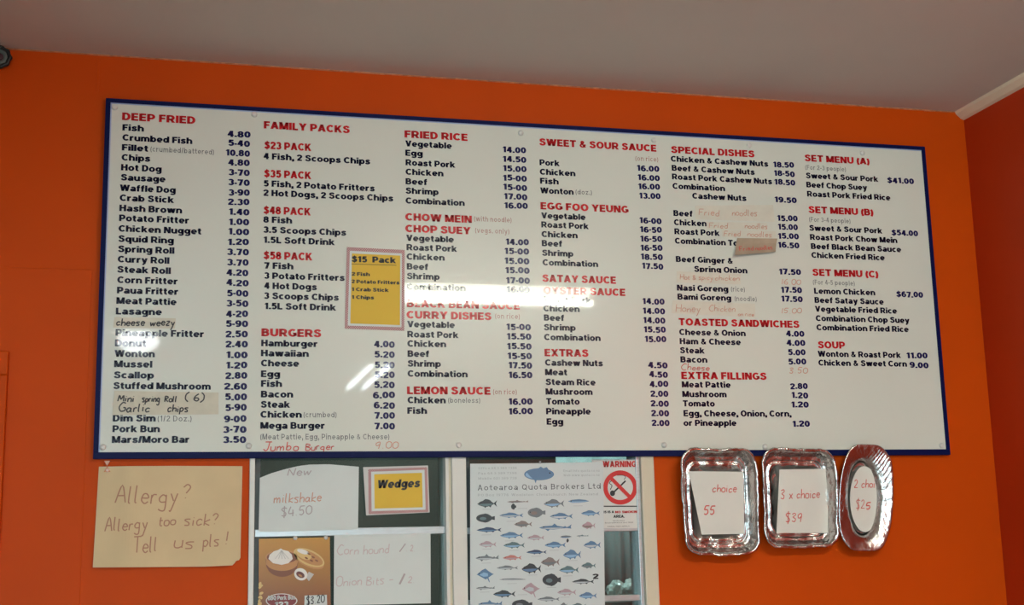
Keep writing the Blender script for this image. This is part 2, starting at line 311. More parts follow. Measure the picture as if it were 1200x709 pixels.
M_tapef = noisy(mat('pale tape strip', (.665, .635, .54), .4, coat=.4, coat_rough=.1), 30, .04)
M_tapeb = noisy(mat('brown curled tape strip', (.42, .32, .23), .5), 30, .1)
M_cap = mat('white screw cap', (.66, .64, .6), .4)
M_manila = noisy(mat('buff paper', (.66, .50, .29), .75), 9, .05, .25, .002, bscale=14)
M_paper = noisy(mat('white paper', (.65, .69, .67), .7), 9, .03, .1, .001, bscale=20)
M_white = noisy(mat('white window paint', (.72, .70, .65), .35), 8, .03)
M_creamp = noisy(mat('cream window paint', (.66, .58, .44), .4), 8, .04)
M_alu = noisy(mat('brushed aluminium', (.50, .54, .56), .35, metal=.6), 30, .08, stretch=(1, 1, 10))
M_dark = noisy(mat('dark grey window channel', (.06, .07, .07), .5), 20, .2)
M_yel = noisy(mat('yellow card print', (.72, .47, .06), .55, spec=.2), 6, .02)
M_lam = mat('laminate pouch', (.62, .60, .58), .25, coat=.5)
def checks(name, a, b, scale):
    m = mat(name, a, .5); nt = m.node_tree; t = nt.nodes.new('ShaderNodeTexChecker'); t.inputs['Scale'].default_value = scale
    tc = nt.nodes.new('ShaderNodeTexCoord'); mp = nt.nodes.new('ShaderNodeMapping'); mp.inputs['Location'].default_value = (0, .313, 0)
    mp.inputs['Scale'].default_value = (1, 0.0, 1)
    t.inputs['Color1'].default_value = (*a, 1); t.inputs['Color2'].default_value = (*b, 1)
    nt.links.new(tc.outputs['Object'], mp.inputs[0]); nt.links.new(mp.outputs[0], t.inputs['Vector'])
    nt.links.new(t.outputs['Color'], nt.nodes['Principled BSDF'].inputs['Base Color']); return m
M_check = checks('maroon and pink check border', (.26, .07, .09), (.66, .42, .40), 330)
M_foil = mat('crinkled aluminium foil', (.62, .61, .60), .22, metal=1)
_nt = M_foil.node_tree; _n = _nt.nodes.new('ShaderNodeTexNoise'); _n.inputs['Scale'].default_value = 48; _n.inputs['Detail'].default_value = 4
_tc = _nt.nodes.new('ShaderNodeTexCoord'); _nt.links.new(_tc.outputs['Object'], _n.inputs['Vector'])
_b = _nt.nodes.new('ShaderNodeBump'); _b.inputs['Strength'].default_value = .7; _b.inputs['Distance'].default_value = .006
_nt.links.new(_n.outputs[0], _b.inputs['Height']); _nt.links.new(_b.outputs[0], _nt.nodes['Principled BSDF'].inputs['Normal'])
def glassmat(name, tint, refl):
    m = bpy.data.materials.new(name); m.use_nodes = True; nt = m.node_tree; nt.nodes.clear()
    o = nt.nodes.new('ShaderNodeOutputMaterial'); mx = nt.nodes.new('ShaderNodeMixShader'); t = nt.nodes.new('ShaderNodeBsdfTransparent')
    g = nt.nodes.new('ShaderNodeBsdfGlossy'); g.inputs['Roughness'].default_value = .03; fr = nt.nodes.new('ShaderNodeFresnel')
    t.inputs[0].default_value = (*tint, 1); fr.inputs['IOR'].default_value = refl
    nt.links.new(fr.outputs[0], mx.inputs[0]); nt.links.new(t.outputs[0], mx.inputs[1]); nt.links.new(g.outputs[0], mx.inputs[2]); nt.links.new(mx.outputs[0], o.inputs[0])
    return m
M_glass = glassmat('dark tinted glass', (.75, .85, .82), 1.55)
M_black = mat('black print', (.015, .015, .018), .5)
M_greyp = mat('grey print', (.33, .35, .37), .6)
M_signred = mat('sign red', (.6, .02, .02), .4)

# ------------------------------------------------------------------ room shell
WX0, WX1 = P(291.5, 620, YW).x, P(769, 620, YW).x       # outer edges of the window surround
OX0, OX1 = P(296, 620, YW).x, P(764, 620, YW).x
OZ0, OZ1 = .92, BZ + .03
m = MB()
m.box(XL, OX0, YW, YW + .12, 0, ZC); m.box(OX1, XR, YW, YW + .12, 0, ZC)
m.box(OX0, OX1, YW, YW + .12, 0, OZ0); m.box(OX0, OX1, YW, YW + .12, OZ1, ZC)
wall = struct(m.build('wall_back', M_wall))
a = P(108, 316, YW)
MB().box(XL + .002, a.x, YW - .0018, YW + .002, .002, a.z).build('wall_panel', M_wall, wall, bevel=.0015)
a = P(116, 62, YW); b = P(116, 108, YW)
MB().box(a.x - .004, a.x + .003, YW - .0012, YW + .002, b.z, ZC - .005).build('joint_strip', M_wall, wall, bevel=.001)
# thin bead of old paint/filler running along the ceiling join, uneven
m = MB(); x = XL
while x < XR - .01:
    d = random.uniform(.01, .05); h = random.uniform(.0004, .0015) 
    m.box(x, min(XR, x + d), YW - h, YW + .001, ZC - .003 - h, ZC); x += d
m.build('paint_bead', noisy(mat('brown paint bead', (.42, .15, .06), .6), 60, .4), wall)
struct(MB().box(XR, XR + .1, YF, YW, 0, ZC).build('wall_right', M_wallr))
struct(MB().box(XL - .1, XL, YF, YW, 0, ZC).build('wall_left', M_plain))
struct(MB().box(XL - .1, XR + .1, YF - .1, 1.6, ZC, ZC + .1).build('ceiling', M_ceil))
struct(MB().box(XL - .1, XR + .1, YF - .1, 1.6, -.1, 0).build('floor', M_floor))
m = MB(); m.box(XL, -2.35, YF - .1, YF, 0, ZC).box(.55, XR, YF - .1, YF, 0, ZC).box(-2.35, .55, YF - .1, YF, 0, .2).box(-2.35, .55, YF - .1, YF, 2.1, ZC)
struct(m.build('wall_front', M_plain))
# cornice strip on the side wall
v = [(XR - .030, 0, ZC), (XR - .026, 0, ZC - .008), (XR - .010, 0, ZC - .022), (XR, 0, ZC - .026), (XR, 0, ZC)]
vv = [(p[0], yy, p[2]) for yy in (YF, YW) for p in v]
struct(obj('trim_1', vv, [(i, i + 1, i + 6, i + 5) for i in range(4)] + [(4, 3, 2, 1, 0), (5, 6, 7, 8, 9)], M_cornice))
struct(MB().box(XL, -.2, -3.3, -1.8, 2.12, ZC).build('shade_bulkhead', M_plain))     # unseen bulkhead, added only to shade the upper left of the wall
# door at the far left whose frame corner enters the picture
a = P(10, 411, YW - .02)
m = MB(); m.box(a.x - .95, a.x, YW - .02, YW, a.z - .06, a.z); m.box(a.x - .06, a.x, YW - .02, YW, 0, a.z - .06); m.box(a.x - .95, a.x - .89, YW - .02, YW, 0, a.z - .06)
dr = struct(MB().box(a.x - .89, a.x - .06, YW - .012, YW, .004, a.z - .06).build('door_1', M_wall, bevel=.001))
m.build('door_frame', M_wall, dr, bevel=.003)

# dim room behind the window
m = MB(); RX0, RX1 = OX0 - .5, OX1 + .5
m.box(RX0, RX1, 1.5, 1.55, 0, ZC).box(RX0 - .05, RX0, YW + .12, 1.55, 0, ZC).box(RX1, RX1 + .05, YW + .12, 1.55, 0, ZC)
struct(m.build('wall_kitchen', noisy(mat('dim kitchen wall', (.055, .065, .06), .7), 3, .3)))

# ------------------------------------------------------------------ window
win = empty('window_1', (OX0, YW, OZ0)); struct(win)
FX = lambda px, y=YW - .006: P(px, 620, y).x
MB().box(FX(291.5), FX(298), YW - .008, YW + .10, OZ0, OZ1 - .004).build('jamb', M_white, win, bevel=.002)
MB().box(FX(754), FX(769.5), YW - .008, YW + .10, OZ0, OZ1 - .004).build('jamb', M_creamp, win, bevel=.003)
MB().box(FX(749.5), FX(754), YW + .004, YW + .08, OZ0, OZ1 - .004).build('sash_stile', M_alu, win, bevel=.0015)
m = MB(); m.box(FX(523), FX(527), YW - .004, YW + .1, OZ0, OZ1 - .004)
m.build('mullion_bead', M_white, win, bevel=.0015)
MB().box(FX(527), FX(531), YW + .004, YW + .1, OZ0, OZ1 - .004).build('mullion_groove', M_creamp, win)
MB().box(FX(530.5), FX(547.5), YW - .006, YW + .1, OZ0, OZ1 - .004).build('mullion', M_white, win, bevel=.002)
MB().box(FX(298), FX(305), YW + .018, YW + .08, OZ0, OZ1 - .004).build('sash_channel', M_dark, win)
MB().box(FX(547.5), FX(553), YW + .012, YW + .08, OZ0, OZ1 - .004).build('sash_channel', M_dark, win)
def bar(pxa, pxb, pya, pyb, name='glazing_bar'):
    y = YW + .010; za = P((pxa + pxb) / 2, pya, y).z; zb = P((pxa + pxb) / 2, pyb, y).z
    MB().box(FX(pxa), FX(pxb), y, YW + .05, zb, za).build(name, M_alu, win, bevel=.0015)
bar(299, 523, 618.5, 627.5); bar(547.5, 751, 616.5, 624); bar(547.5, 751, 700, 707)
MB().box(FX(291.5), FX(769.5), YW - .02, YW + .1, OZ0 - .03, OZ0).build('window_sill', M_white, win, bevel=.003)
MB().box(FX(304), FX(523.5), YW + .030, YW + .034, OZ0, OZ1 - .004).build('pane', M_glass, win)
MB().box(FX(552.5), FX(750), YW + .030, YW + .034, OZ0, OZ1 - .004).build('pane', M_glass, win)

# things dimly seen through the panes
cx0, cx1 = P(655, 660, .8).x, P(790, 660, .8).x
v, f = [], []; n = 60
for zz in (.9, ZC - .2):
    for i in range(n + 1): t = i / n; v.append((cx0 + (cx1 - cx0) * t, .8 + .005 * math.sin(t * 34) + .002 * math.sin(t * 81), zz))
for i in range(n): f.append((i, i + 1, n + 2 + i, n + 1 + i))
o = obj('curtain', v, f, noisy(mat('teal grey curtain cloth', (.24, .33, .35), .8), 12, .2, stretch=(1, 1, .2)), smooth=True)
sm = o.modifiers.new('thickness', 'SOLIDIFY'); sm.thickness = .002
tag(o, 'dim teal grey curtain hanging behind the right window pane', 'curtain')
sz = P(730, 704, .22).z
sh = tag(MB().box(P(560, 700, .25).x, P(775, 700, .25).x, .15, .30, sz - .02, sz).build('shelf', M_dark, bevel=.002), 'dark shelf across the window behind the glass, carrying clear bags', 'shelf')
def bag(px, py, r, lab):
    bm = bmesh.new(); bmesh.ops.create_icosphere(bm, subdivisions=3, radius=r); c = P(px, py, .22)
    rnd = random.Random(px)
    for q in bm.verts:
        q.co *= 1 + rnd.uniform(-.13, .13) + .1 * math.sin(q.co.x * 190 + px) * math.cos(q.co.z * 170)
        q.co.z *= 1.05; q.co += Vector((c.x, .22, sz + r * 1.02))
    me = bpy.data.meshes.new('plastic_bag'); bm.to_mesh(me); bm.free(); me.materials.append(M_bag)
    o = bpy.data.objects.new('plastic_bag', me); C.objects.link(o); tag(o, lab, 'bag')
M_bag = mat('milky plastic', (.45, .52, .52), .3, coat=.4)
bag(722, 690, .028, 'milky crumpled plastic bag behind the right pane, nearer the fish poster')
bag(740, 690, .030, 'milky crumpled plastic bag behind the right pane, nearer the cream jamb')

# ------------------------------------------------------------------ menu board
W_, H_ = 2.4, .93975
board = tag(empty('menu_board', (W_ / 2, YW, BZ)), 'large white takeaway menu board with navy border on the orange wall', 'menu board')
MB().box(0.004, W_ - .004, 0, YW - .0005, BZ + .004, BZ + H_ - .004).build('panel', M_board, board)
bt, bb = .0115, .0165
for nm, bx in (('top', (0, W_, BZ + H_ - bt, BZ + H_)), ('bottom', (0, W_, BZ, BZ + bb)), ('left', (0, .0125, BZ + bb, BZ + H_ - bt)), ('right', (W_ - .0125, W_, BZ + bb, BZ + H_ - bt))):
    MB().box(bx[0], bx[1], -.0025, YW - .0003, bx[2], bx[3]).build('border', M_blue, board, bevel=.0008)
M_edge = mat('pale blue inner line', (.30, .38, .62), .4)
for bx in ((.0125, W_ - .0125, BZ + H_ - bt - .003, BZ + H_ - bt), (.0125, .0155, BZ + bb, BZ + H_ - bt - .003)):
    MB().box(bx[0], bx[1], -.0008, .001, bx[2], bx[3]).build('inner_line', M_edge, board)

CR = {'A': (100, 100, 3.082), 'B': (100, 310, 3.018), 'C': (290, 120, 3.374), 'D': (290, 320, 3.151), 'E': (460, 130, 3.377), 'F': (460, 320, 3.377),
      'G': (620, 140, 3.377), 'H': (620, 320, 3.377), 'I': (775, 150, 3.544), 'J': (775, 340, 3.544), 'K': (930, 160, 3.547), 'L': (930, 350, 3.547)}
HC, IC, PC, NC = .0205, .0172, .0172, .0150
def section(crop_rows):
    "rows: crop letter, kind (h heading, i item, p price, n grey note, r faded red note, H/I hand red), x0, baseline, x1, words"
    KIND = {'h': ('heading_lettering', M_red), 'i': ('item_lettering', M_navy), 'p': ('price_lettering', M_price), 'n': ('note_lettering', M_grey), 'r': ('note_lettering', M_pinkl)}
    for row in crop_rows.strip().splitlines():
        c, k, x0, yb, x1, t = row.strip().split(' ', 5)
        ox, oy, s = CR[c]; x0, yb, x1 = ox + float(x0) / s, oy + float(yb) / s, ox + float(x1) / s
        mb = MB()
        if k == 'h': text(mb, t, x0, yb, x1, HC)
        elif k == 'i': text(mb, t, x0, yb, x1, IC)
        elif k == 'p': text(mb, t, x0, yb, x1, PC, jit=.05)
        else: text(mb, t, x0, yb, x1, NC, style='thin')
        mb.build(*KIND[k], board)
section('''A h 133 125 397 DEEP FRIED
A i 134 163 211 Fish
A i 134 199 386 Crumbed Fish
A i 132 235 227 Fillet
A n 234 239 466 (crumbed/battered)
A i 131 271 234 Chips
A i 129 307 275 Hot Dog
A i 128 343 289 Sausage
A i 125 381 326 Waffle Dog
A i 124 417 320 Crab Stick
A i 123 454 349 Hash Brown
A i 122 490 375 Potato Fritter
A i 120 528 419 Chicken Nugget
A i 119 565 319 Squid Ring
A i 118 602 321 Spring Roll
A i 117 639 303 Curry Roll
A i 115 676 308 Steak Roll
A p 514 185 596 4.80
A p 516 219 594 5-40
A p 507 254 594 10.80
A p 516 288 593 4.80
A p 517 324 593 3-70
A p 516 361 593 3-70
A p 517 397 593 3-90
A p 515 431 592 2.30
A p 518 467 592 1.40
A p 518 503 591 1.00
A p 516 539 591 1.00
A p 514 576 590 1.20
A p 512 613 590 3.70
A p 512 650 589 3.70
A p 510 687 588 4.20
B i 113 65 327 Corn Fritter
B i 112 102 329 Paua Fritter
B i 110 139 322 Meat Pattie
B i 108 176 270 Lasagne
B i 107 252 420 Pineapple Fritter
B i 105 289 215 Donut
B i 104 326 245 Wonton
B i 102 363 236 Mussel
B i 101 402 242 Scallop
B i 99 440 443 Stuffed Mushroom
B i 97 555 248 Dim Sim
B n 254 555 377 (1/2 Doz.)
B i 96 593 263 Pork Bun
B i 94 631 368 Mars/Moro Bar
B p 499 75 577 4.20
B p 501 112 576 5-00
B p 499 148 576 3-50
B p 498 185 575 4-20
B p 497 221 575 5-90
B p 496 257 574 2.50
B p 496 292 574 2.40
B p 498 330 573 1.00
B p 497 367 572 1.20
B p 495 404 572 2.80
B p 491 442 571 2.60
B p 494 480 571 5.00
B p 495 517 570 5-90
B p 491 557 569 9-00
B p 487 595 569 3-70
B p 487 631 568 3.50''')
section('''C h 65 103 404 FAMILY PACKS
C h 67 183 252 $23 PACK
C i 64 224 485 4 Fish, 2 Scoops Chips
C h 66 295 252 $35 PACK
C i 64 332 503 5 Fish, 2 Potato Fritters
C i 63 369 576 2 Hot Dogs, 2 Scoops Chips
C h 64 440 250 $48 PACK
C i 63 475 176 8 Fish
C i 63 515 390 3.5 Scoops Chips
C i 63 555 345 1.5L Soft Drink
C h 64 619 256 $58 PACK
C i 66 657 181 7 Fish
C i 66 697 384 3 Potato Fritters
D i 62 58 256 4 Hot Dogs
D i 61 95 337 3 Scoops Chips
D i 63 133 327 1.5L Soft Drink''')
section('''D h 52 233 272 BURGERS
D i 51 270 259 Hamburger
D i 50 307 226 Hawaiian
D i 50 344 190 Cheese
D i 50 384 120 Egg
D i 50 420 127 Fish
D i 50 459 168 Bacon
D i 49 497 157 Steak
D i 48 534 200 Chicken
D n 206 533 330 (crumbed)
D i 48 575 286 Mega Burger
D n 46 615 525 (Meat Pattie, Egg, Pineapple & Cheese)
D p 468 274 543 4.00
D p 469 311 543 5.20
D p 470 350 543 5.20
D p 470 387 543 5.20
D p 468 424 543 5.20
D p 464 462 544 6.00
D p 467 500 544 6.20
D p 469 538 544 7.00
D p 469 577 544 7.00''')
section('''E h 48 105 297 FRIED RICE
E i 51 140 234 Vegetable
E i 51 177 119 Egg
E i 52 215 248 Roast Pork
E i 52 252 201 Chicken
E i 52 290 137 Beef
E i 52 327 182 Shrimp
E i 52 366 285 Combination
E p 436 164 528 14.00
E p 436 201 529 14.50
E p 437 238 530 15.00
E p 437 275 531 15-00
E p 438 312 532 15-00
E p 441 349 533 17.00
E p 442 385 535 16.00''')
section('''E h 51 433 313 CHOW MEIN
E r 322 436 472 (with noodle)
E h 51 479 309 CHOP SUEY
E r 326 482 463 (vegs. only)
E i 55 514 242 Vegetable
E i 56 551 255 Roast Pork
E i 56 588 206 Chicken
E i 57 627 141 Beef
E i 57 665 186 Shrimp
F i 57 65 289 Combination
E p 448 529 539 14.00
E p 443 566 540 15-00
E p 443 604 541 15.00
E p 446 641 542 15.00
E p 449 681 543 17-00
F p 452 75 543 16.00''')
section('''F h 57 134 503 BLACK BEAN SAUCE
F h 56 179 391 CURRY DISHES
F r 405 180 505 (on rice)
F i 59 214 246 Vegetable
F i 59 254 261 Roast Pork
F i 59 291 212 Chicken
F i 60 331 145 Beef
F i 60 370 191 Shrimp
F i 60 410 297 Combination
F p 450 224 547 15-00
F p 452 262 549 15.50
F p 453 301 550 15.50
F p 455 340 551 15-50
F p 459 377 552 17.50
F p 459 416 553 16.50''')
section('''F h 58 479 388 LEMON SAUCE
F r 397 480 493 (on rice)
F i 60 515 210 Chicken
F n 219 514 348 (boneless)
F i 59 557 136 Fish
F p 459 521 554 16.00
F p 459 559 555 16.00''')
section('''G h 41 102 503 SWEET & SOUR SAUCE
G r 420 163 512 (on rice)
G i 42 181 121 Pork
G i 43 218 183 Chicken
G i 44 254 117 Fish
G i 45 292 176 Wonton
G n 183 296 250 (doz.)
G p 427 203 515 16.00
G p 430 240 517 16.00
G p 432 275 518 16.00
G p 436 312 520 13.00''')
section('''G h 46 355 393 EGG FOO YEUNG
G i 49 391 223 Vegetable
G i 49 427 236 Roast Pork
G i 50 465 192 Chicken
G i 51 501 131 Beef
G i 52 539 175 Shrimp
G i 54 577 273 Combination
G p 437 410 524 16-00
G p 439 446 525 16-50
G p 440 482 527 16-50
G p 441 518 528 16-50
G p 442 554 529 18.50
G p 447 591 531 17.50''')
section('''H h 53 34 344 SATAY SAUCE
H h 57 82 381 OYSTER SAUCE
H i 57 116 245 Roast Pork
H i 57 151 200 Chicken
H i 59 188 139 Beef
H i 59 226 184 Shrimp
H i 60 265 283 Combination
H p 449 123 536 14.00
H p 450 161 538 14.00
H p 452 198 539 14.00
H p 454 235 541 15.50
H p 458 273 543 15.00''')
section('''H h 62 329 235 EXTRAS
H i 64 366 292 Cashew Nuts
H i 64 404 151 Meat
H i 66 443 263 Steam Rice
H i 66 481 251 Mushroom
H i 68 520 200 Tomato
H i 68 559 244 Pineapple
H i 70 600 135 Egg
H p 472 376 548 4.50
H p 476 413 549 4.50
H p 478 451 551 4.00
H p 481 490 551 2.00
H p 482 528 553 2.00
H p 484 567 554 2.00
H p 486 605 556 2.00''')
section('''I h 41 103 386 SPECIAL DISHES
I i 40 139 443 Chicken & Cashew Nuts
I i 44 177 387 Beef & Cashew Nuts
I i 45 213 459 Roast Pork Cashew Nuts
I i 47 252 264 Combination
I i 129 293 353 Cashew Nuts
I i 51 365 130 Beef
I i 53 403 188 Chicken
I i 55 441 242 Roast Pork
I i 57 480 318 Combination To
I i 61 556 297 Beef Ginger &
I i 137 597 357 Spring Onion
I i 66 675 278 Nasi Goreng
I n 289 679 348 (rice)
J i 68 39 290 Bami Goreng
J n 304 45 397 (noodle)
I p 465 162 551 18.50
I p 468 199 554 18-50
I p 470 235 556 18.50
I p 471 308 562 19.50
I p 482 385 566 15.00
I p 485 422 567 15.00
I p 485 459 571 15.00
I p 485 497 573 16.50
I p 489 608 580 17.50
I p 497 683 584 17.50
J p 498 47 587 17.50''')
section('''J h 73 146 573 TOASTED SANDWICHES
J i 75 186 350 Cheese & Onion
J i 77 224 330 Ham & Cheese
J i 78 262 180 Steak
J i 80 300 191 Bacon
J p 519 193 594 4.00
J p 521 231 598 4.00
J p 527 270 599 5.00
J p 528 308 602 5.00''')
section('''J h 84 369 437 EXTRA FILLINGS
J i 86 404 288 Meat Pattie
J i 88 444 271 Mushroom
J i 90 483 222 Tomato
J i 93 524 540 Egg, Cheese, Onion, Corn,
J i 93 564 312 or Pineapple
J p 536 411 608 2.80
J p 541 449 610 1.20
J p 540 487 612 1.20
J p 545 567 617 1.20''')
section('''K h 47 102 315 SET MENU (A)
K n 48 137 218 (For 2-3 people)
K i 52 173 351 Sweet & Sour Pork
K p 390 192 500 $41.00
K i 54 211 305 Beef Chop Suey
K i 57 249 401 Roast Pork Fried Rice
K h 63 317 331 SET MENU (B)
K n 64 354 237 (For 3-4 people)
K i 66 391 368 Sweet & Sour Pork
K p 408 410 517 $54.00
K i 69 429 430 Roast Pork Chow Mein
K i 73 467 446 Beef Black Bean Sauce
K i 75 504 378 Chicken Fried Rice
K h 79 578 352 SET MENU (C)
K n 80 615 255 (For 4-5 people)
K i 86 653 339 Lemon Chicken
K p 428 667 538 $67.00
K i 88 691 374 Beef Satay Sauce
L i 90 54 429 Vegetable Fried Rice
L i 93 93 481 Combination Chop Suey
L i 96 131 478 Combination Fried Rice''')
section('''L h 102 206 214 SOUP
L i 102 241 446 Wonton & Roast Pork
L i 104 278 471 Chicken & Sweet Corn
L p 470 248 557 11.00
L p 484 288 561 9.00''')
# handwriting straight on the board
m = MB()
hand(m, 'Jumbo', 308.5, 528, 349, 527.5, .022, .0028); hand(m, 'Burger', 358, 527.5, 391, 527, .018, .0026)
hand(m, 'Cheese', 798.5, 433.5, 831, 434, .017, .0022)
m.build('handwriting', M_pen, board)
m = MB(); hand(m, '9.00', 440, 526, 466, 525.5, .018, .0024); hand(m, '3.50', 925, 437, 946, 437.5, .017, .0024)
hand(m, '15.00', 916, 367, 939, 367, .017, .0022); hand(m, '16.00', 916, 333, 938, 333.5, .017, .0022)
m.build('handwriting', M_penf, board)
# screw caps
def cap(px, py):
    c = P(px, py); m = MB(); v = []; n = 20
    for r, d in ((.0078, 0), (.0076, .0035), (.0055, .0055), (.0024, .0063)):
        for i in range(n): t = 2 * math.pi * i / n; v.append((c.x + r * math.cos(t), -d, c.z + r * math.sin(t)))
    f = [(j * n + i, j * n + (i + 1) % n, (j + 1) * n + (i + 1) % n, (j + 1) * n + i) for j in range(3) for i in range(n)]
    f.append(tuple(3 * n + i for i in range(n))); m.add(v, f); m.build('screw_cap', M_cap, board, smooth=True)
for p in ((134.5, 126), (298, 134.5), (610, 156), (766, 164.5), (877.5, 170.5), (1010, 179.5), (120.5, 524), (291.5, 522.5), (537.5, 521.5), (778, 521.5), (896, 523.5), (1103, 522)): cap(*p)

# ------------------------------------------------------------------ strips of tape stuck on the board
def strip(corners, y, m, writes, label, bend=None, pen=M_penf, penw=.002, group=None):
    (a, b, c, d) = corners
    o, fn = sheet_obj('label_strip', [a, b], [d, c], y, m, bend=bend, n=10, mm=3, th=.0004)
    tag(o, label, 'label', group)
    mb = MB()
    for w_ in writes: hand(mb, *w_, penw, y=y, sheet=fn)
    mb.build('handwriting', pen, o)
    return o
strip(((134, 371.5), (206, 373), (205, 385), (132.5, 384)), -.0012, M_tape, [('cheese', 136.5, 381.5, 169, 381.5, .019), ('weezy', 176, 381.5, 204, 381.5, .019)],
      'cream strip with cheese handwritten in black, over the list below Lasagne', pen=M_penk, penw=.0033)
strip(((134, 458), (256, 460), (256, 485.5), (131.5, 486.5)), -.0012, M_tape,
      [('Mini', 138, 470.5, 156.5, 471, .018), ('spring', 166.5, 470.5, 187, 471, .018), ('Roll', 193, 471, 207, 471, .015), ('( 6)', 217, 470, 238, 470.5, .022),
       ('Garlic', 139, 482.5, 175, 482.5, .021), ('chips', 196.5, 482.5, 220, 482.5, .020)],
      'long cream strip handwritten Mini Spring Roll and Garlic chips near the board\'s lower left', pen=M_penk, penw=.0033,
      bend=lambda x, z: -.0015 * max(0, math.sin((x) * 25)) )
strip(((814.5, 241), (906, 240), (908, 260), (815, 257)), -.0010, M_tapef, [('Fried', 819, 252, 843, 253, .018), ('noodles', 858, 252.5, 887, 253, .018)],
      'pale strip with faded red handwriting beside Beef, topmost of three noodle strips')
strip(((828, 260), (899, 261), (899, 270), (828, 268)), -.0011, M_tapef, [('Fried', 831, 267, 853, 267.5, .016), ('noodles', 873, 267.5, 899, 268, .016)],
      'pale narrow strip with faded red handwriting beside Chicken, middle of the noodle strips')
strip(((846, 269.5), (909, 271), (909, 280), (846.5, 277.5)), -.0012, M_tapef, [('Fried', 848.5, 276.5, 868, 277, .015), ('noodles', 876, 277, 904, 278, .015)],
      'pale strip with red handwriting beside Roast Pork, lowest of three noodle strips')
za, zb = P(880, 281, 0).z, P(880, 300, 0).z
strip(((864, 279), (911, 279.5), (907, 296), (858.5, 300.5)), -.003, M_tapeb, [('Fried', 865, 295, 882, 294, .014), ('noodles', 884, 294, 904, 292.5, .014)],
      'brown curled strip lifting off the board beside Combination', pen=M_pen, bend=lambda x, z: -.016 * max(0, (za - z) / (za - zb)) ** 1.5)
strip(((793, 318), (868, 321), (868, 333.5), (793, 331)), -.0010, M_tapef, [('Hot & spicy', 797, 327.5, 835, 328, .014), ('chicken', 838, 328, 866, 329, .014)],
      'pale strip with tiny faded orange handwriting under Spring Onion')
strip(((788, 352), (885, 356), (885, 372), (787, 367)), -.0010, M_tapef, [('Honey', 792, 365, 820, 366, .021), ('Chicken', 831, 364.5, 861, 365.5, .019), ('on rice', 865, 370, 883, 370.5, .011)],
      'pale strip with faded orange handwriting Honey Chicken above Toasted Sandwiches')

# ------------------------------------------------------------------ checked cards
def card(name, outer, inner, yel, y, label, cat, writer, lam=None, th=.0015, group=None):
    r = tag(empty(name, P(*outer[0], y)), label, cat, group)
    if lam: sheet_obj('laminate', [lam[0], lam[1]], [lam[3], lam[2]], y + .0003, M_lam, r, n=4, mm=4)
    sheet_obj('check_border', [outer[0], outer[1]], [outer[3], outer[2]], y - .0004, M_check, r, n=4, mm=4, th=th)
    sheet_obj('white_margin', [inner[0], inner[1]], [inner[3], inner[2]], y - .0008, M_paper, r, n=2, mm=2)
    sheet_obj('yellow_field', [yel[0], yel[1]], [yel[3], yel[2]], y - .0012, M_yel, r, n=2, mm=2)
    mb = MB(); writer(mb, y - .0018); mb.build('lettering', M_black, r); return r
def wr(mb, y):
    text(mb, '$15', 412.3, 307, 430, .0165, y=y); text(mb, 'Pack', 436.5, 307.6, 464, .0165, y=y)
    a, b = P(412, 309.3, y), P(464.5, 310, y); ribbon(mb, [(a.x, a.z), (b.x, a.z)], .0014, lambda x, z: y)
    for t, x1, yb in (('2 Fish', 433.3, 323), ('2 Potato Fritters', 468, 331.8), ('1 Crab Stick', 455.5, 341), ('1 Chips', 438.3, 350.2)): text(mb, t, 412.2, yb, x1, .0098, y=y)
card('pack_price_card', ((406.5, 289.5), (474.3, 293), (473.7, 387.5), (404, 385)), ((410, 293.8), (471, 297), (470.5, 383.5), (407.5, 381.6)), ((412.5, 297), (469, 299.5), (468.7, 381), (410.5, 379)), -.0025,
     'yellow $15 Pack card with checked maroon border stuck on the menu board', 'sign', wr)
def wr(mb, y): text(mb, 'Wedges', 442, 572.3, 491.5, .0215, y=y, slant=.18, y1=570.8)
card('wedges_card', ((431.5, 550), (500.5, 547.5), (502, 600), (432, 602.5)), ((435, 552.8), (497.5, 550.5), (498.8, 597.3), (435.5, 599)), ((438.5, 555.8), (494.5, 554), (495.5, 594.5), (439, 596)), YW + .012,
     'yellow Wedges card with checked maroon border in the window below the board', 'sign', wr, lam=((425.5, 547.5), (501.5, 545.5), (503.5, 600.5), (429, 604)))

# ------------------------------------------------------------------ buff allergy notice pinned to the wall
def bend(x, z): 
    return -.004 - .007 * math.exp(-((x - P(150, 600, YW).x) / .03) ** 2) * .6 - .010 * max(0, (P(150, 600, YW).z + .02 - z) / .15) ** 2 * .6 - .002 * math.sin(x * 22)
no, fn = sheet_obj('allergy_notice', [(116, 547), (200, 546), (284, 546.5)], [(109, 665), (180, 664.5), (240, 664), (273, 662.5), (276, 657.5), (281, 656), (281.5, 653.5)], YW, M_manila, bend=bend, n=48, mm=16)
tag(no, 'buff paper notice with faded handwriting about allergy, pinned under the board\'s left end', 'notice')
mb = MB()
hand(mb, 'Allergy', 135, 590.5, 207, 589, .043, .0032, y=YW, sheet=fn); hand(mb, '?', 213, 584, 221, 584, .036, .0032, y=YW, sheet=fn)
hand(mb, 'Allergy', 123, 622.5, 172, 620, .031, .003, y=YW, sheet=fn); hand(mb, 'too', 186, 616, 205, 615.5, .026, .003, y=YW, sheet=fn)
hand(mb, 'sick?', 216, 616, 254, 615, .028, .003, y=YW, sheet=fn)
hand(mb, 'Tell', 156, 648, 184, 646, .036, .003, y=YW, sheet=fn); hand(mb, 'us', 204, 643, 226, 642, .034, .003, y=YW, sheet=fn)
hand(mb, 'pls', 238, 640, 256, 639, .028, .003, y=YW, sheet=fn); hand(mb, '!', 263, 638, 267, 637.5, .035, .003, y=YW, sheet=fn)
mb.build('handwriting', M_penb, no)
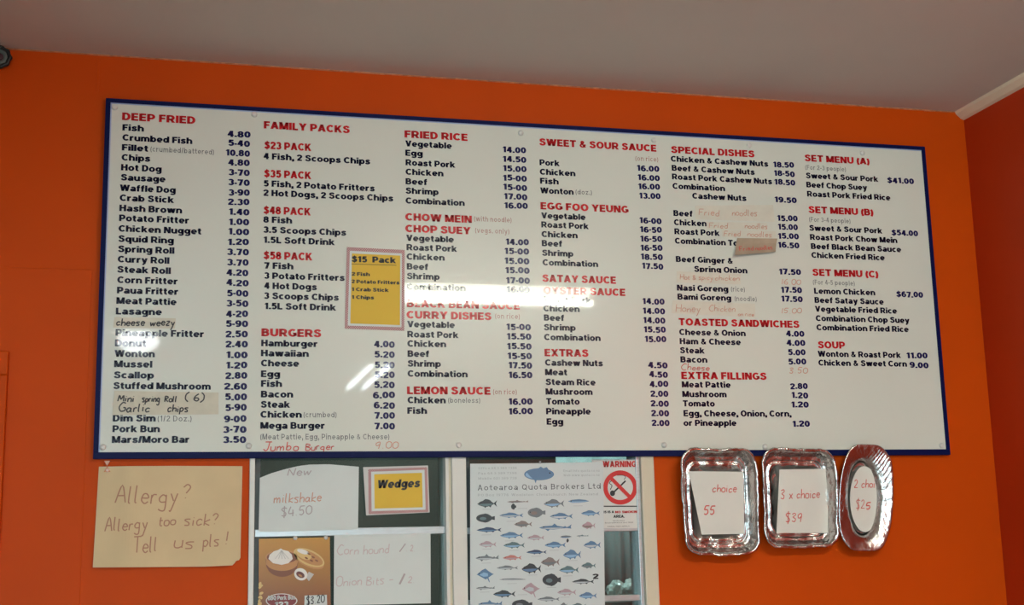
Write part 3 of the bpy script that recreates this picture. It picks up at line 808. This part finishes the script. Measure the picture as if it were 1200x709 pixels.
def pin(px, py, y, nm, m_, parent):
    bm = bmesh.new(); bmesh.ops.create_uvsphere(bm, u_segments=12, v_segments=8, radius=.0055); c = P(px, py, y)
    for q in bm.verts: q.co = Vector((q.co.x + c.x, q.co.y * .7 + y, q.co.z + c.z))
    me = bpy.data.meshes.new(nm); bm.to_mesh(me); bm.free(); me.materials.append(m_); o = bpy.data.objects.new(nm, me); C.objects.link(o)
    o.parent = parent; o.matrix_parent_inverse = Matrix.Translation(-parent.location)
M_pin = mat('clear pin head', (.75, .55, .42), .2, coat=.6)
c = P(126, 551, YW); pin(126, 551, fn(c.x, c.z) - .002, 'pin', M_pin, no)
o, _ = sheet_obj('tape', [(122, 540), (129, 540)], [(129.5, 553), (121.5, 553)], YW - .0105, mat('yellowed clear tape', (.62, .24, .10), .25, coat=.6), no, n=2, mm=2)

# ------------------------------------------------------------------ papers in the left pane
YP = YW + .0085
o, fn = sheet_obj('milkshake_notice', [(304.5, 560), (318, 554.5), (335, 549.5), (350, 546), (362, 544.5), (385, 544), (420.5, 547)], [(303, 623.5), (360, 622.3), (419.5, 620.5)], YP, M_paper,
                  bend=lambda x, z: -.002 * math.sin(x * 9) - .001, n=24, mm=10)
tag(o, 'white handwritten paper with an arched top, first notice in the left pane', 'notice')
mb = MB(); hand(mb, 'New', 337, 557.5, 364, 556.5, .020, .0026, y=YP, sheet=fn); hand(mb, '$4.50', 330, 606, 365, 602, .026, .0026, y=YP, sheet=fn)
mb.build('handwriting', M_peng, o)
mb = MB(); hand(mb, 'milkshake', 321, 589, 376, 587.5, .024, .0026, y=YP, sheet=fn); mb.build('handwriting', M_penf, o)
o, fn = sheet_obj('onion_ring_notice', [(391.5, 627), (504.5, 625)], [(391, 709.5), (504.8, 707)], YP, M_paper, bend=lambda x, z: -.0015 * math.sin(x * 12) - .001, n=16, mm=8)
tag(o, 'white paper with very faint handwritten prices, lower notice beside the bun poster', 'notice')
mb = MB(); hand(mb, 'Corn hound', 395, 650, 456, 648, .023, .0022, y=YP, sheet=fn); hand(mb, '. 2.', 476, 646, 486, 646, .016, .0022, y=YP, sheet=fn)
hand(mb, 'Onion Bits -', 394, 687, 460, 684, .023, .0022, y=YP, sheet=fn); hand(mb, '2.', 478, 683, 486, 683, .018, .0022, y=YP, sheet=fn)
mb.build('handwriting', mat('ghostly pink marker', (.58, .46, .46), .7), o)
mb = MB(); hand(mb, '/', 468, 646.5, 474, 646, .02, .003, y=YP, sheet=fn); hand(mb, '/', 468, 684, 474, 683, .026, .005, y=YP, sheet=fn); mb.build('handwriting', M_peng, o)

# steamed bun poster
def gradmat(name, c0, c1, z0, z1, rough=.35):
    m = mat(name, c0, rough, coat=.3); nt = m.node_tree; tc = nt.nodes.new('ShaderNodeTexCoord'); sp = nt.nodes.new('ShaderNodeSeparateXYZ')
    mr = nt.nodes.new('ShaderNodeMapRange'); mr.inputs[1].default_value = z0; mr.inputs[2].default_value = z1
    r = nt.nodes.new('ShaderNodeValToRGB'); r.color_ramp.elements[0].color = (*c0, 1); r.color_ramp.elements[1].color = (*c1, 1)
    nt.links.new(tc.outputs['Object'], sp.inputs[0]); nt.links.new(sp.outputs['Z'], mr.inputs[0]); nt.links.new(mr.outputs[0], r.inputs[0]); nt.links.new(r.outputs[0], nt.nodes['Principled BSDF'].inputs['Base Color']); return m
z0, z1 = P(345, 705, YP).z, P(345, 632, YP).z
pg = gradmat('printed amber table background', (.24, .065, .008), (.52, .24, .02), z0, z1)
bp, _ = sheet_obj('bun_poster', [(303.5, 631.5), (386.5, 629.5)], [(303, 715), (387.5, 715)], YP, pg, n=2, mm=2)
tag(bp, 'glossy amber poster of steamed buns in bamboo baskets, lower left pane', 'poster')
mats = [mat('printed bamboo', (.50, .22, .06), .4), mat('printed dark bamboo', (.20, .055, .012), .4), mat('printed pale bun', (.78, .72, .66), .4), mat('printed bamboo light', (.66, .44, .15), .4),
        mat('printed maroon', (.20, .012, .012), .4), mat('printed filling', (.12, .02, .012), .4), mat('printed bun shade', (.52, .47, .43), .4)]
mb = MB(); d = .0003
poly(mb, [(311.5, 655)] + [(x, 656 + 16 * math.sqrt(max(0, 1 - ((x - 330.5) / 19) ** 2)) + 4) for x in range(312, 350, 3)] + [(350, 656)], YP - d, 1)
poly(mb, [(312, 655)] + [(x, 655 + 10 * math.sqrt(max(0, 1 - ((x - 330.5) / 19) ** 2)) + 4) for x in range(312, 350, 3)] + [(350, 655)], YP - 1.3 * d, 0)
poly(mb, ell(330.5, 653, 19.5, 8.5, 32), YP - 2 * d, 0); poly(mb, ell(330.5, 653.2, 17.8, 7.2, 32), YP - 3 * d, 1)
poly(mb, [(314.5, 655), (316, 650), (321, 646), (326, 644.5), (329, 642.7), (332, 644.5), (338, 646), (342, 650), (343, 655), (338, 660), (330, 662), (320, 660)], YP - 4 * d, 2)
for xx in (322, 326, 330, 334, 338): poly(mb, [(329.5, 645), (330.3, 645), (xx + .9, 655), (xx, 655)], YP - 5 * d, 6)
poly(mb, ell(362, 656.5, 19, 8, 32, .42), YP - 2 * d, 0); poly(mb, ell(362, 653.5, 19.5, 9, 32, .42), YP - 3 * d, 3); poly(mb, ell(362.5, 653.5, 17, 6.8, 32, .42), YP - 4 * d, 0)
poly(mb, ell(356, 650, 9.5, 5, 24, .42), YP - 5 * d, 3); poly(mb, ell(355, 646.5, 7, 2.6, 20, .3), YP - 6 * d, 2)
for (xx, yy) in ((362, 649), (367, 653), (365, 657), (371, 657), (359, 654)): poly(mb, ell(xx, yy, 2.2, 1, 12, .5), YP - 6 * d, 1)
poly(mb, ell(352.5, 673, 8, 7, 24, .5), YP - 5.5 * d, 2); poly(mb, ell(352, 673.5, 5.3, 3.4, 20, .5), YP - 6.5 * d, 5); poly(mb, ell(352, 674.5, 2.6, 1.2, 12, .5), YP - 7 * d, 0)
poly(mb, [(358, 676), (362, 670), (368, 673), (362, 681)], YP - 5 * d, 6)
poly(mb, ell(330, 704, 18.5, 8.5, 28), YP - 3 * d, 2); poly(mb, ell(330, 704, 17.3, 7.6, 28), YP - 4 * d, 4)
mb.build('bun_picture', mats, bp)
mb = MB(); text(mb, 'BBQ Pork Bun', 314, 703.5, 346, .011, y=YP - 5 * d, style='bold'); text(mb, '123', 322, 712, 338, .014, y=YP - 5 * d); mb.build('lettering', M_paper, bp)
st, _ = sheet_obj('price_sticker', [(357, 698), (383, 697)], [(356.5, 715), (383.5, 715)], YP - .001, M_paper, bp, n=2, mm=2)
mb = MB(); hand(mb, '$3.20', 359.5, 708.5, 380, 706, .021, .0024, y=YP - .0016); mb.build('handwriting', M_penk, bp)
mb = MB()
for (x, y) in ((304.8, 686), (305.5, 698), (304.5, 706)):
    for r_ in range(3): poly(mb, ell(x + random.uniform(-1, 1), y + random.uniform(-3, 3), 1.6, 2.6, 10, random.uniform(0, 3)), YP - (2 + r_) * d)
mb.build('print_mark', mats[3], bp)
for q in ((346, 630.5), (382, 630)): pin(q[0], q[1], YP - .001, 'tape_dot', M_cap, bp)

# ------------------------------------------------------------------ no-smoking sign on the right pane
YS = YW + .0088
sg, _ = sheet_obj('no_smoking_sign', [(694, 538.5), (748.5, 538.5)], [(694, 619), (752.3, 619)], YS, mat('white plastic sign', (.66, .67, .64), .4, coat=.2), n=2, mm=2, th=.0015)
tag(sg, 'white no smoking warning sign with red ring beside the fish poster', 'sign')
mb = MB()
ring = [(c.x, c.z) for c in (P(*q, YS) for q in ell(726.8, 571.3, 17.4, 17.4, 48))]; ribbon(mb, ring + ring[:1], .0125, lambda x, z: YS - .0008)
a, b = P(714.5, 559, YS), P(739.3, 583.8, YS); ribbon(mb, [(a.x, a.z), (b.x, b.z)], .0105, lambda x, z: YS - .001)
text(mb, 'WARNING', 706.5, 547.5, 745.5, .0165, y=YS - .0008)
text(mb, 'NO SMOKING', 721, 601.5, 750, .0065, y=YS - .0008)
mb.build('red_print', M_signred, sg)
mb = MB()
for a, b, w_ in (((748, 540), (748.4, 593), .003), ((695, 593.3), (749, 593.3), .003), ((719.5, 576.5), (733, 563.5), .0045)):
    a, b = P(*a, YS), P(*b, YS); ribbon(mb, [(a.x, a.z), (b.x, b.z)], w_, lambda x, z: YS - .0009)
poly(mb, ell(717.8, 578, 3, 3.4, 12), YS - .0008); 
pts = [(P(x, y, YS).x, P(x, y, YS).z) for x, y in ((715, 574), (717, 569), (714, 566), (718, 562))]; ribbon(mb, smooth_poly(pts), .0022, lambda x, z: YS - .0009)
pts = [(P(x, y, YS).x, P(x, y, YS).z) for x, y in ((731, 562), (733, 559), (730, 557), (723, 557))]; ribbon(mb, smooth_poly(pts), .0018, lambda x, z: YS - .0009)
text(mb, 'THIS IS A', 702, 601.5, 719.5, .0065, y=YS - .0008); text(mb, 'AREA.', 719, 606.8, 732, .0075, y=YS - .0008)
text(mb, 'Smoke-free', 718, 611, 732, .0035, y=YS - .0008, style='mid'); text(mb, 'Environments Act 1990', 709, 613.5, 742, .0035, y=YS - .0008, style='mid')
text(mb, 'PENALTIES APPLY', 712, 617.8, 738, .0035, y=YS - .0008, style='mid')
mb.build('black_print', M_black, sg)

# ------------------------------------------------------------------ fish poster
YQ = YW - .012
pc = P(628, 620, YQ)
def pbend(x, z): return -.006 * math.cos((x - pc.x) / .2 * 1.4) - .004 * max(0, (x - pc.x - .08) / .1)
po, pf = sheet_obj('fish_poster', [(550.8, 543.5), (628, 543), (706, 541.5)], [(550.8, 740), (708.5, 740)], YQ, mat('glossy poster paper', (.60, .655, .66), .45, coat=.6, coat_rough=.08), bend=pbend, n=32, mm=8)
tag(po, 'tall white poster of many small blue and grey fish, hung in the window', 'poster')
mb = MB()
text(mb, 'Aotearoa Quota Brokers Ltd', 559, 575, 703.5, .0155, style='mid', y=YQ, sheet=pf, y1=573, gap=.13, space=.45); mb.build('title_lettering', mat('charcoal print', (.06, .07, .085), .5, coat=.5), po)
mb = MB()
text(mb, 'PO Box 19776  Woolston  Christchurch  New Zealand', 559.5, 581.8, 700, .0068, style='thin', y=YQ, sheet=pf, gap=.14, y1=580.5)
for i, t in enumerate(('Office 64 3 389 7388', 'Fax 64 3 389 7398', 'Mobile 021 389 738')): text(mb, t, 560, 550.2 + i * 6, 605, .0062, style='thin', y=YQ, sheet=pf)
for i, t in enumerate(('Email info quota co nz', 'Web www quota co nz')): text(mb, t, 659.5, 553.2 + i * 5.2, 702, .0062, style='thin', y=YQ, sheet=pf)
mb.build('small_lettering', mat('pale grey print', (.36, .40, .42), .5, coat=.5), po)
FM = {}
def fm(c):
    if c not in FM: FM[c] = mat('fish print ' + c, PAL[c], .5, coat=.5)
    return FM[c]
PAL = {'dk': (.03, .045, .055), 'bl': (.10, .21, .36), 'lb': (.25, .45, .66), 'gy': (.16, .19, .21), 'br': (.23, .19, .18), 'pk': (.42, .30, .34), 'rd': (.52, .19, .16),
       'pale': (.46, .52, .56), 'tl': (.10, .18, .20), 'nv': (.03, .06, .13), 'wh': (.55, .62, .66)}
def fish(cx, cy, w_, h_, kind, back, belly):
    W, H = w_ / 2, h_ / 2; mb = MB()
    def put(pts, k, lift):
        v = []
        for x, y in pts:
            q = P(cx + x * W, cy + y * H, YQ); v.append((q.x, pf(q.x, q.z) - lift, q.z))
        mb.add(v, [tuple(range(len(v)))], k)
    if kind == 'e':
        put([(-1, .1), (-.6, -.7), (0, -1), (.6, -.7), (1, 0), (.6, .5), (0, .9), (-.6, .9)], 0, .0006)
        put([(-.9, .15), (0, .1), (.9, .0), (.5, .45), (0, .8), (-.6, .8)], 1, .0009)
    elif kind == 'f':
        put(ell(-.12, 0, .85, .92, 22), 0, .0006); put([(.65, -.3), (1, -.45), (1, .45), (.65, .3)], 0, .0007)
        put([(-.6, -.75), (0, -1.02), (.45, -.8), (0, -.8)], 0, .0007); put([(-.6, .75), (0, 1.02), (.45, .8), (0, .8)], 0, .0007)
        put(ell(-.25, .1, .35, .35, 14), 1, .0009)
    elif kind == 's':
        put([(-1, .1), (-.7, -.3), (-.2, -.45), (-.05, -1), (.12, -.4), (.5, -.15), (.62, -.35), (.7, -.05), (.85, -.3), (1, -.8), (.95, 0), (1, .35), (.7, .2), (.3, .35), (-.1, .6), (-.35, .55), (-.45, 1), (-.62, .5), (-.85, .35)], 0, .0006)
        put([(-.9, .2), (-.3, .1), (.5, .08), (.3, .3), (-.1, .5), (-.6, .42)], 1, .0009)
    elif kind == 'r':
        put([(-1, .1), (-.4, -.7), (0, -1), (.35, -.55), (.8, -.1), (1, .0), (.75, .2), (.3, .7), (.05, 1), (-.4, .6)], 0, .0006)
        put([(-.7, .15), (-.2, -.3), (.3, -.1), (.3, .4), (-.2, .5)], 1, .0009); put([(.2, .7), (.45, 1.5), (.52, 1.45), (.35, .6)], 0, .0007)
    else:
        b = [(-1, .1), (-.75, -.35), (-.4, -.66), (0, -.72), (.35, -.45), (.66, -.12), (.66, .14), (.35, .5), (0, .72), (-.4, .68), (-.8, .4)]
        put(b, 0, .0006); put([(.62, 0), (1, -.75), (.88, 0), (1, .75)], 0, .0007)
        put([(-.45, -.6), (-.2, -1), (.1, -.92), (.3, -.75), (.5, -.3), (0, -.65)], 0, .0008)
        put([(-.35, .6), (-.2, 1.0), (-.05, .65)], 0, .0007); put([(.15, .55), (.35, .9), (.45, .35)], 0, .0007)
        put([(-.92, .15), (-.4, .05), (.2, 0), (.62, .03), (.35, .38), (0, .58), (-.4, .55), (-.78, .32)], 1, .0010)
    put(ell(-.72 if kind != 'f' else -.7, -.08, .05, .13 if kind != 'e' else .4, 8), 2, .0012)
    o = mb.build('fish_picture', [fm(back), fm(belly), M_black], po)
for t in '''570.5 590.2 23 10.5 n dk tl|606 588 25 4 s br gy|601.2 593.8 6 7 f dk dk|648.4 590.2 24 10.5 n gy lb|677.4 587.4 25 4.5 e bl lb|568.4 607.2 22 10.5 f dk tl|598.5 604 28 6.5 n bl pale|627.9 600.8 21 11.5 f gy br
657 605 27 8 n bl wh|691 601.5 22 7 n bl lb|612.3 614.3 21 8 n br gy|650 618 38 9 s bl pale|688.8 616 16 9 n pk br|572.6 621 29 6.5 n nv bl|598.8 627.4 27 8 n bl lb|627 630.2 20 7 n pk pale|662.6 629 14 3 e gy bl
664.5 633.5 3 5 e dk dk|681.7 628 14 3 s tl pale|571 638 20 8 n pk pale|601.7 639 25 8 n tl lb|649.8 638.7 25 8 n bl lb|693 638.7 20 9.5 n bl pale|627.9 647 24 5.5 n nv bl|669.6 650 21 12 n bl lb
570.5 653.6 27 9 s gy pale|599.5 653.6 22 6.5 n rd pk|644 658.6 22 11.5 n br gy|594 665.4 25 5.5 n gy pale|622 666.4 23 12.5 n dk bl|666 667.8 23 9.5 n tl lb|688.8 662.8 17 7.5 n tl gy|568.4 672.7 20 13 r bl lb
600.2 679 32 2.5 e gy pale|645.5 679.5 22 14.5 f dk tl|682.4 681.5 26 6.5 n dk pale|621.5 689.7 21 14 r pk pale|568.4 689 22 5.5 s gy pale|590.3 696 26 9 n dk bl|663.3 694 22 8.5 n pk pale|688 698 21 8.5 n bl lb
642 702 26 6 n gy pale|574 707.5 28 9 s bl pale|611 708 24 11 f dk gy|660 709 8 6 n gy bl|677 710 18 7 n tl pale'''.replace('\n', '|').split('|'):
    q = t.split(); fish(float(q[0]), float(q[1]), float(q[2]), float(q[3]), *q[4:])
# little captions below every fish
mb = MB()
for (x, y) in ((571, 597), (612, 596), (677, 593), (599, 611), (570, 627), (597, 634), (571, 643.5), (602, 645), (649, 645), (628, 652), (671, 657), (570, 660), (644, 667), (624, 674), (665, 675), (600, 684), (646, 688.5), (612, 697), (662, 700), (568, 694)):
    a, b = P(x - 6, y, YQ), P(x + 5, y, YQ); ribbon(mb, [(a.x + (b.x - a.x) * i / 4, a.z) for i in range(5)], .0012, lambda x_, z_: pf(x_, z_) - .0006)
mb.build('caption_print', mat('caption print', (.42, .45, .47), .6), po)
# emblem
mb = MB()
def pput(pts, k, lift):
    v = []
    for x, y in pts: q = P(x, y, YQ); v.append((q.x, pf(q.x, q.z) - lift, q.z))
    mb.add(v, [tuple(range(len(v)))], k)
pput(ell(631, 556, 17.5, 7, 30), 0, .0006); pput(ell(630, 556.5, 15, 5, 30), 1, .0008)
pput([(616, 553), (624, 549.5), (630, 549), (633, 547), (636, 549), (640, 547.5), (642, 550.5), (648, 554.5), (648.5, 557), (643, 560), (635, 561.5), (628, 563), (627, 566.5), (625.5, 563), (620, 558)], 0, .0010)
pput(ell(643.5, 554.5, .9, .9, 8), 2, .0013)
mb.build('emblem', [fm('bl'), fm('lb'), M_black], po)
mb = MB(); text(mb, '2', 694, 678.5, 700.5, .0135, y=YQ, sheet=pf); mb.build('black_numeral', M_black, po)
MB().box(P(632, 541, YQ).x - .002, P(632, 541, YQ).x + .002, YQ - .010, YQ - .005, P(632, 543.5, YQ).z, P(632, 540.5, YQ).z).build('hanging_tab', M_greyp, po)

# ------------------------------------------------------------------ foil trays
def rrect(hw, hh, r, n=12):
    out = []
    for cx_, cz_, a0 in ((hw - r, hh - r, 0), (-hw + r, hh - r, 90), (-hw + r, -hh + r, 180), (hw - r, -hh + r, 270)):
        for i in range(n): t = math.radians(a0 + 90 * i / (n - 1)); out.append((cx_ + r * math.cos(t), cz_ + r * math.sin(t)))
    res = []
    for i in range(len(out)):         # subdivide straight runs
        a, b = out[i], out[(i + 1) % len(out)]; k = max(1, round(math.dist(a, b) / .006)) if math.dist(a, b) > .02 else 1
        if math.dist(a, b) > .02: k = 22
        for j in range(k): res.append((a[0] + (b[0] - a[0]) * j / k, a[1] + (b[1] - a[1]) * j / k))
    return res
def superell(a, b, e, n=144):
    return [(a * math.copysign(abs(math.cos(t)) ** (2 / e), math.cos(t)), b * math.copysign(abs(math.sin(t)) ** (2 / e), math.sin(t))) for t in (2 * math.pi * i / n for i in range(n))]
def loft(rings, warp, place):
    n = len(rings[0][0]); v, f = [], []
    for k, (ring_, d_) in enumerate(rings):
        for i, (x, z) in enumerate(ring_):
            x2, z2, d2 = warp(k, i, n, x, z, d_); v.append(place(x2, z2, d2))
    for k in range(len(rings) - 1):
        for i in range(n): f.append((k * n + i, k * n + (i + 1) % n, (k + 1) * n + (i + 1) % n, (k + 1) * n + i))
    c = len(v); last = (len(rings) - 1) * n
    cx_ = sum(v[last + i][0] for i in range(n)) / n; cy_ = sum(v[last + i][1] for i in range(n)) / n; cz_ = sum(v[last + i][2] for i in range(n)) / n
    v.append((cx_, cy_, cz_))
    for i in range(n): f.append((last + i, last + (i + 1) % n, c))
    return v, f
def placer(c, rot, tilt):
    "local (x right, z up, d forward of the tray's back) -> world; the tray leans: top on the board, foot on the wall"
    cr, sr = math.cos(rot), math.sin(rot)
    def pl(x, z, d_): X = x * cr - z * sr; Z = x * sr + z * cr; return (c.x + X, c.y - d_ - tilt * Z, c.z + Z)
    return pl
def tray(center, w_, h_, rot, label, seed, paper, writes, depth=.036, skew=0, wob=.004):
    rnd = random.Random(seed); c = P(*center, -.045); c = Vector((c.x, YW - .018, c.z))
    hw, hh = w_ / 2, h_ / 2; pl = placer(c, rot, .075)
    R = [(rrect(hw, hh, .045), depth - .005), (rrect(hw + .0015, hh + .0015, .046), depth), (rrect(hw - .0015, hh - .0015, .044), depth + .003), (rrect(hw - .005, hh - .005, .041), depth + .001),
         (rrect(hw - .009, hh - .009, .040), depth - .003), (rrect(hw - .0105, hh - .0105, .039), depth - .009), (rrect(hw - .0145, hh - .0145, .037), depth * .5), (rrect(hw - .018, hh - .018, .034), .010), (rrect(hw - .020, hh - .022, .032), .007), (rrect(hw - .022, hh - .027, .031), .009), (rrect(hw - .024, hh - .030, .030), .003),
         (rrect(hw - .028, hh - .034, .028), .0008), (rrect(hw - .031, hh - .038, .027), .006), (rrect(hw - .036, hh - .043, .024), .0065), (rrect(hw - .039, hh - .047, .022), .001), (rrect(hw - .06, hh - .07, .012), .0012)]
    ph = [rnd.uniform(0, 6.28) for _ in range(8)]
    def warp(k, i, n, x, z, d_):
        t = 2 * math.pi * i / n
        o_ = wob * (math.sin(3 * t + ph[0]) + .6 * math.sin(7 * t + ph[1]) + .35 * math.sin(15 * t + ph[2])) * (1 if k < 6 else .4)
        L = math.hypot(x, z); x2 = x + x / L * o_ + skew * z; z2 = z + z / L * o_
        corner = max(0, (abs(x) / hw) * (abs(z) / hh) * 1.6 - .6) if k < 9 else 0
        pleat = .0026 * math.sin(i * 2.1) * (1 if 3 < k < 8 else 0) * (.25 + corner * 2)
        d2 = d_ + (.0025 * math.sin(5 * t + ph[3]) + .0015 * math.sin(13 * t + ph[4])) * (1 if k < 5 else .2) + pleat * .5
        jag = .0011 * math.sin(i * 1.7 + ph[5]) * math.sin(i * .31 + ph[6]) if k in (0, 1, 2, 3) else 0
        return x2 + x / L * (pleat + jag), z2 + z / L * (pleat + jag), max(0, d2 + (.0022 * math.sin(i * .45 + ph[7]) * math.sin(i * .17) if 8 < k < 15 else 0))
    v, f = loft(R, warp, pl)
    r = tag(empty('foil_tray', (c.x, c.y, c.z - hh)), label, 'tray')
    o = obj('foil_shell', v, f, M_foil, r, smooth=True); sm = o.modifiers.new('thickness', 'SOLIDIFY'); sm.thickness = .0006; sm.offset = 0
    yb = c.y - .011
    zc = c.z
    pb = lambda x, z: -.075 * (z - zc) - .004 * math.cos((x - c.x) * 20)
    s_, fn_ = sheet_obj('price_paper', [paper[0], paper[1]], [paper[3], paper[2]], yb, M_tpaper, r, bend=pb, n=12, mm=12)
    mb = MB()
    for w2 in writes: hand(mb, *w2, y=yb, sheet=fn_)
    mb.build('handwriting', M_pen, r)
    return r, c
M_tpaper = noisy(mat('white tray paper', (.72, .69, .63), .6), 12, .03, .15, .001, bscale=15)
tray((846, 587.5), .223, .288, -.015, 'rectangular foil tray holding a price paper reading 55, leftmost of three', 3, ((806, 552.5), (870, 553), (873.5, 625.5), (823, 626.5)),
     [('choice', 834, 577, 862, 576.5, .022, .0026), ('55', 825, 603.5, 837, 603.5, .028, .0034)], skew=-.045, wob=.0016)
tray((939.5, 583.5), .226, .272, -.015, 'rectangular foil tray holding a $39 paper, between the two other trays', 11, ((912, 550.5), (968.5, 549.5), (972, 624.5), (911, 624.5)),
     [('3 x choice', 914.5, 585, 960, 583, .026, .0024), ('$39', 921, 612, 940, 611, .026, .0026)], skew=-.03, wob=.0013)
# oval tray
c = P(1017, 583, -.04); c = Vector((c.x, YW - .014, c.z)); pl = placer(c, -.03, .06)
a_, b_ = .081, .150
R = [(superell(a_ - .001, b_ - .001, 4.4), .030), (superell(a_, b_, 4.4), .033), (superell(a_ - .003, b_ - .003, 4.2), .0345), (superell(a_ - .007, b_ - .008, 3.8), .032), (superell(a_ - .020, b_ - .024, 2.7), .027),
     (superell(a_ - .028, b_ - .036, 2.3), .022), (superell(a_ - .031, b_ - .040, 2.2), .018), (superell(a_ - .036, b_ - .047, 2.1), .006), (superell(a_ - .039, b_ - .050, 2.1), .002), (superell(a_ - .042, b_ - .053, 2.1), .001), (superell(.02, .05, 2), .0012)]
def warp(k, i, n, x, z, d_):
    t = 2 * math.pi * i / n; ribs = .0016 * max(0, math.cos(t - .6)) * math.sin(i * 2 * math.pi / 3.2) if k in (3, 4) else 0
    L = math.hypot(x, z); o_ = .0025 * math.sin(4 * t + 1) * (1 if k < 5 else .3) + .003 * math.sin(2 * t + .9) * (1 if k < 5 else 0)
    tp = (1 - .13 * max(0, z / b_) ** 2 - .10 * max(0, -z / b_) ** 2) if k < 5 else 1; x = x * tp + (.006 * z / b_ if k < 5 else 0)
    return x + x / L * o_, z + z / L * o_, d_ + ribs + .0015 * math.sin(5 * t) * (1 if k < 5 else 0)
v, f = loft(R, warp, pl)
r = tag(empty('oval_foil_tray', (c.x, c.y, c.z - b_)), 'oval foil platter with fluted rim and $25 paper, rightmost of three', 'tray')
o = obj('foil_shell', v, f, M_foil, r, smooth=True); sm = o.modifiers.new('thickness', 'SOLIDIFY'); sm.thickness = .0006; sm.offset = 0
yb = c.y - .006; q0 = P(1013, 585, yb); mb = MB(); pts = ell(1013, 585, 17.2, 38.5, 40, -.05)
zc = q0.z
fn = lambda x, z: yb - .06 * (z - zc) - .002
v = [];
for p_ in pts: q = P(*p_, yb); v.append((q.x, fn(q.x, q.z), q.z))
mb.add(v, [tuple(range(len(v)))]); mb.add([(x, y + .0005, z) for x, y, z in v], [tuple(reversed(range(len(v))))]); mb.build('price_paper', M_tpaper, r)
mb = MB(); hand(mb, '2 choi', 1000, 571, 1024, 571.5, .024, .0024, y=yb, sheet=fn); hand(mb, '$2', 1003, 596, 1013, 596, .026, .002, y=yb, sheet=fn); hand(mb, '5', 1015, 596.5, 1020, 596, .022, .0034, y=yb, sheet=fn)
mb.build('handwriting', M_pen, r)

# ------------------------------------------------------------------ rosette ornament at the left edge
c = P(-1, 67, YW - .02); r = tag(empty('wall_ornament', (c.x, YW, c.z - .035)), 'small black and grey round ornament high on the wall, at the photo\'s left edge', 'ornament')
def torus(c, R_, r_, name, m_, parent, scal=0, n=40, k=10, sq=1.0):
    v, f = [], []
    for i in range(n):
        t = 2 * math.pi * i / n; RR = R_ + scal * math.cos(9 * t)
        for j in range(k): s = 2 * math.pi * j / k; v.append((c.x + (RR + r_ * math.cos(s)) * math.cos(t), c.y + r_ * sq * math.sin(s), c.z + (RR + r_ * math.cos(s)) * math.sin(t)))
    for i in range(n):
        for j in range(k): f.append((i * k + j, i * k + (j + 1) % k, ((i + 1) % n) * k + (j + 1) % k, ((i + 1) % n) * k + j))
    return obj(name, v, f, m_, parent, smooth=True)
M_ob = mat('black plastic', (.012, .014, .014), .4); M_og = mat('grey green plastic', (.10, .13, .125), .5); M_om = mat('dark maroon centre', (.06, .02, .03), .5)
torus(c, .025, .006, 'rim', M_ob, r, .0015); torus(c, .0155, .0065, 'ring', M_og, r); torus(c, .0055, .006, 'hub', M_om, r)
c2 = P(-3.5, 44.5, YW - .02); torus(c2, .008, .0085, 'knob', M_ob, r); MB().box(c.x - .004, c.x + .004, YW - .016, YW - .0002, c.z - .02, c2.z).build('stem', M_ob, r, bevel=.001)

# ------------------------------------------------------------------ ceiling lamps (behind and above the camera's view, mirrored in the board)
def lampmat(name, col, s): return mat(name, (.8, .8, .8), .4, emit=(col, s))
def fluoro(x0, x1, y0, y1, z, name, label, strength, col):
    "batten light: casing against the ceiling, glowing diffuser below"
    r = tag(empty(name, ((x0 + x1) / 2, (y0 + y1) / 2, ZC)), label, 'ceiling light')
    MB().box(x0, x1, y0, y1, ZC - .03, ZC - .0005).build('casing', M_white, r, bevel=.003)
    MB().box(x0 + .01, x1 - .01, y0 + .01, y1 - .01, ZC - .06, ZC - .03).build('diffuser', lampmat(name, col, strength), r, bevel=.008)
    MB().box(x0 - .05, x1 + .05, (y0 + y1) / 2 - .013, (y0 + y1) / 2 + .013, ZC - .095, ZC - .068).build('tube', lampmat('bare tube', col, strength * 3.2), r, bevel=.01)
    for x in (x0 - .05, x1 + .03): MB().box(x, x + .02, (y0 + y1) / 2 - .02, (y0 + y1) / 2 + .02, ZC - .1, ZC - .03).build('tube_holder', M_white, r)
fluoro(1.12, 2.22, -3.04, -2.71, ZC, 'batten_light', 'long white batten ceiling light running across the room', TUBE, (.97, 1, .84))
for k, x in enumerate((1.50, 1.62)):
    r = tag(empty('tube_light', (x, -6.2, ZC)), 'bare white tube light along the ceiling, %s the side wall' % ('nearer to' if k else 'farther from'), 'ceiling light')
    MB().box(x - .02, x + .02, -6.75, -5.45, ZC - .03, ZC - .0005).build('casing', M_white, r)
    v, f = [], []
    for yy in (-6.7, -5.5):
        for i in range(12): t = 2 * math.pi * i / 12; v.append((x + .013 * math.cos(t), yy, ZC - .045 + .013 * math.sin(t)))
    f = [(i, (i + 1) % 12, 12 + (i + 1) % 12, 12 + i) for i in range(12)] + [tuple(range(12)), tuple(range(23, 11, -1))]
    obj('tube', v, f, lampmat('tube', (.85, .95, 1), TWIN), r)
r = tag(empty('globe_light', (-.02, -4.55, ZC)), 'round white ceiling light behind the camera', 'ceiling light')
bm = bmesh.new(); bmesh.ops.create_uvsphere(bm, u_segments=24, v_segments=12, radius=.12)
for q in bm.verts: q.co = Vector((q.co.x - .02, q.co.y - 4.55, q.co.z * .55 + ZC - .05))
me = bpy.data.meshes.new('shade'); bm.to_mesh(me); bm.free(); me.materials.append(lampmat('globe', (.9, .97, 1), GLOBE)); o = bpy.data.objects.new('shade', me); C.objects.link(o); o.parent = r; o.matrix_parent_inverse = Matrix.Translation(-r.location)
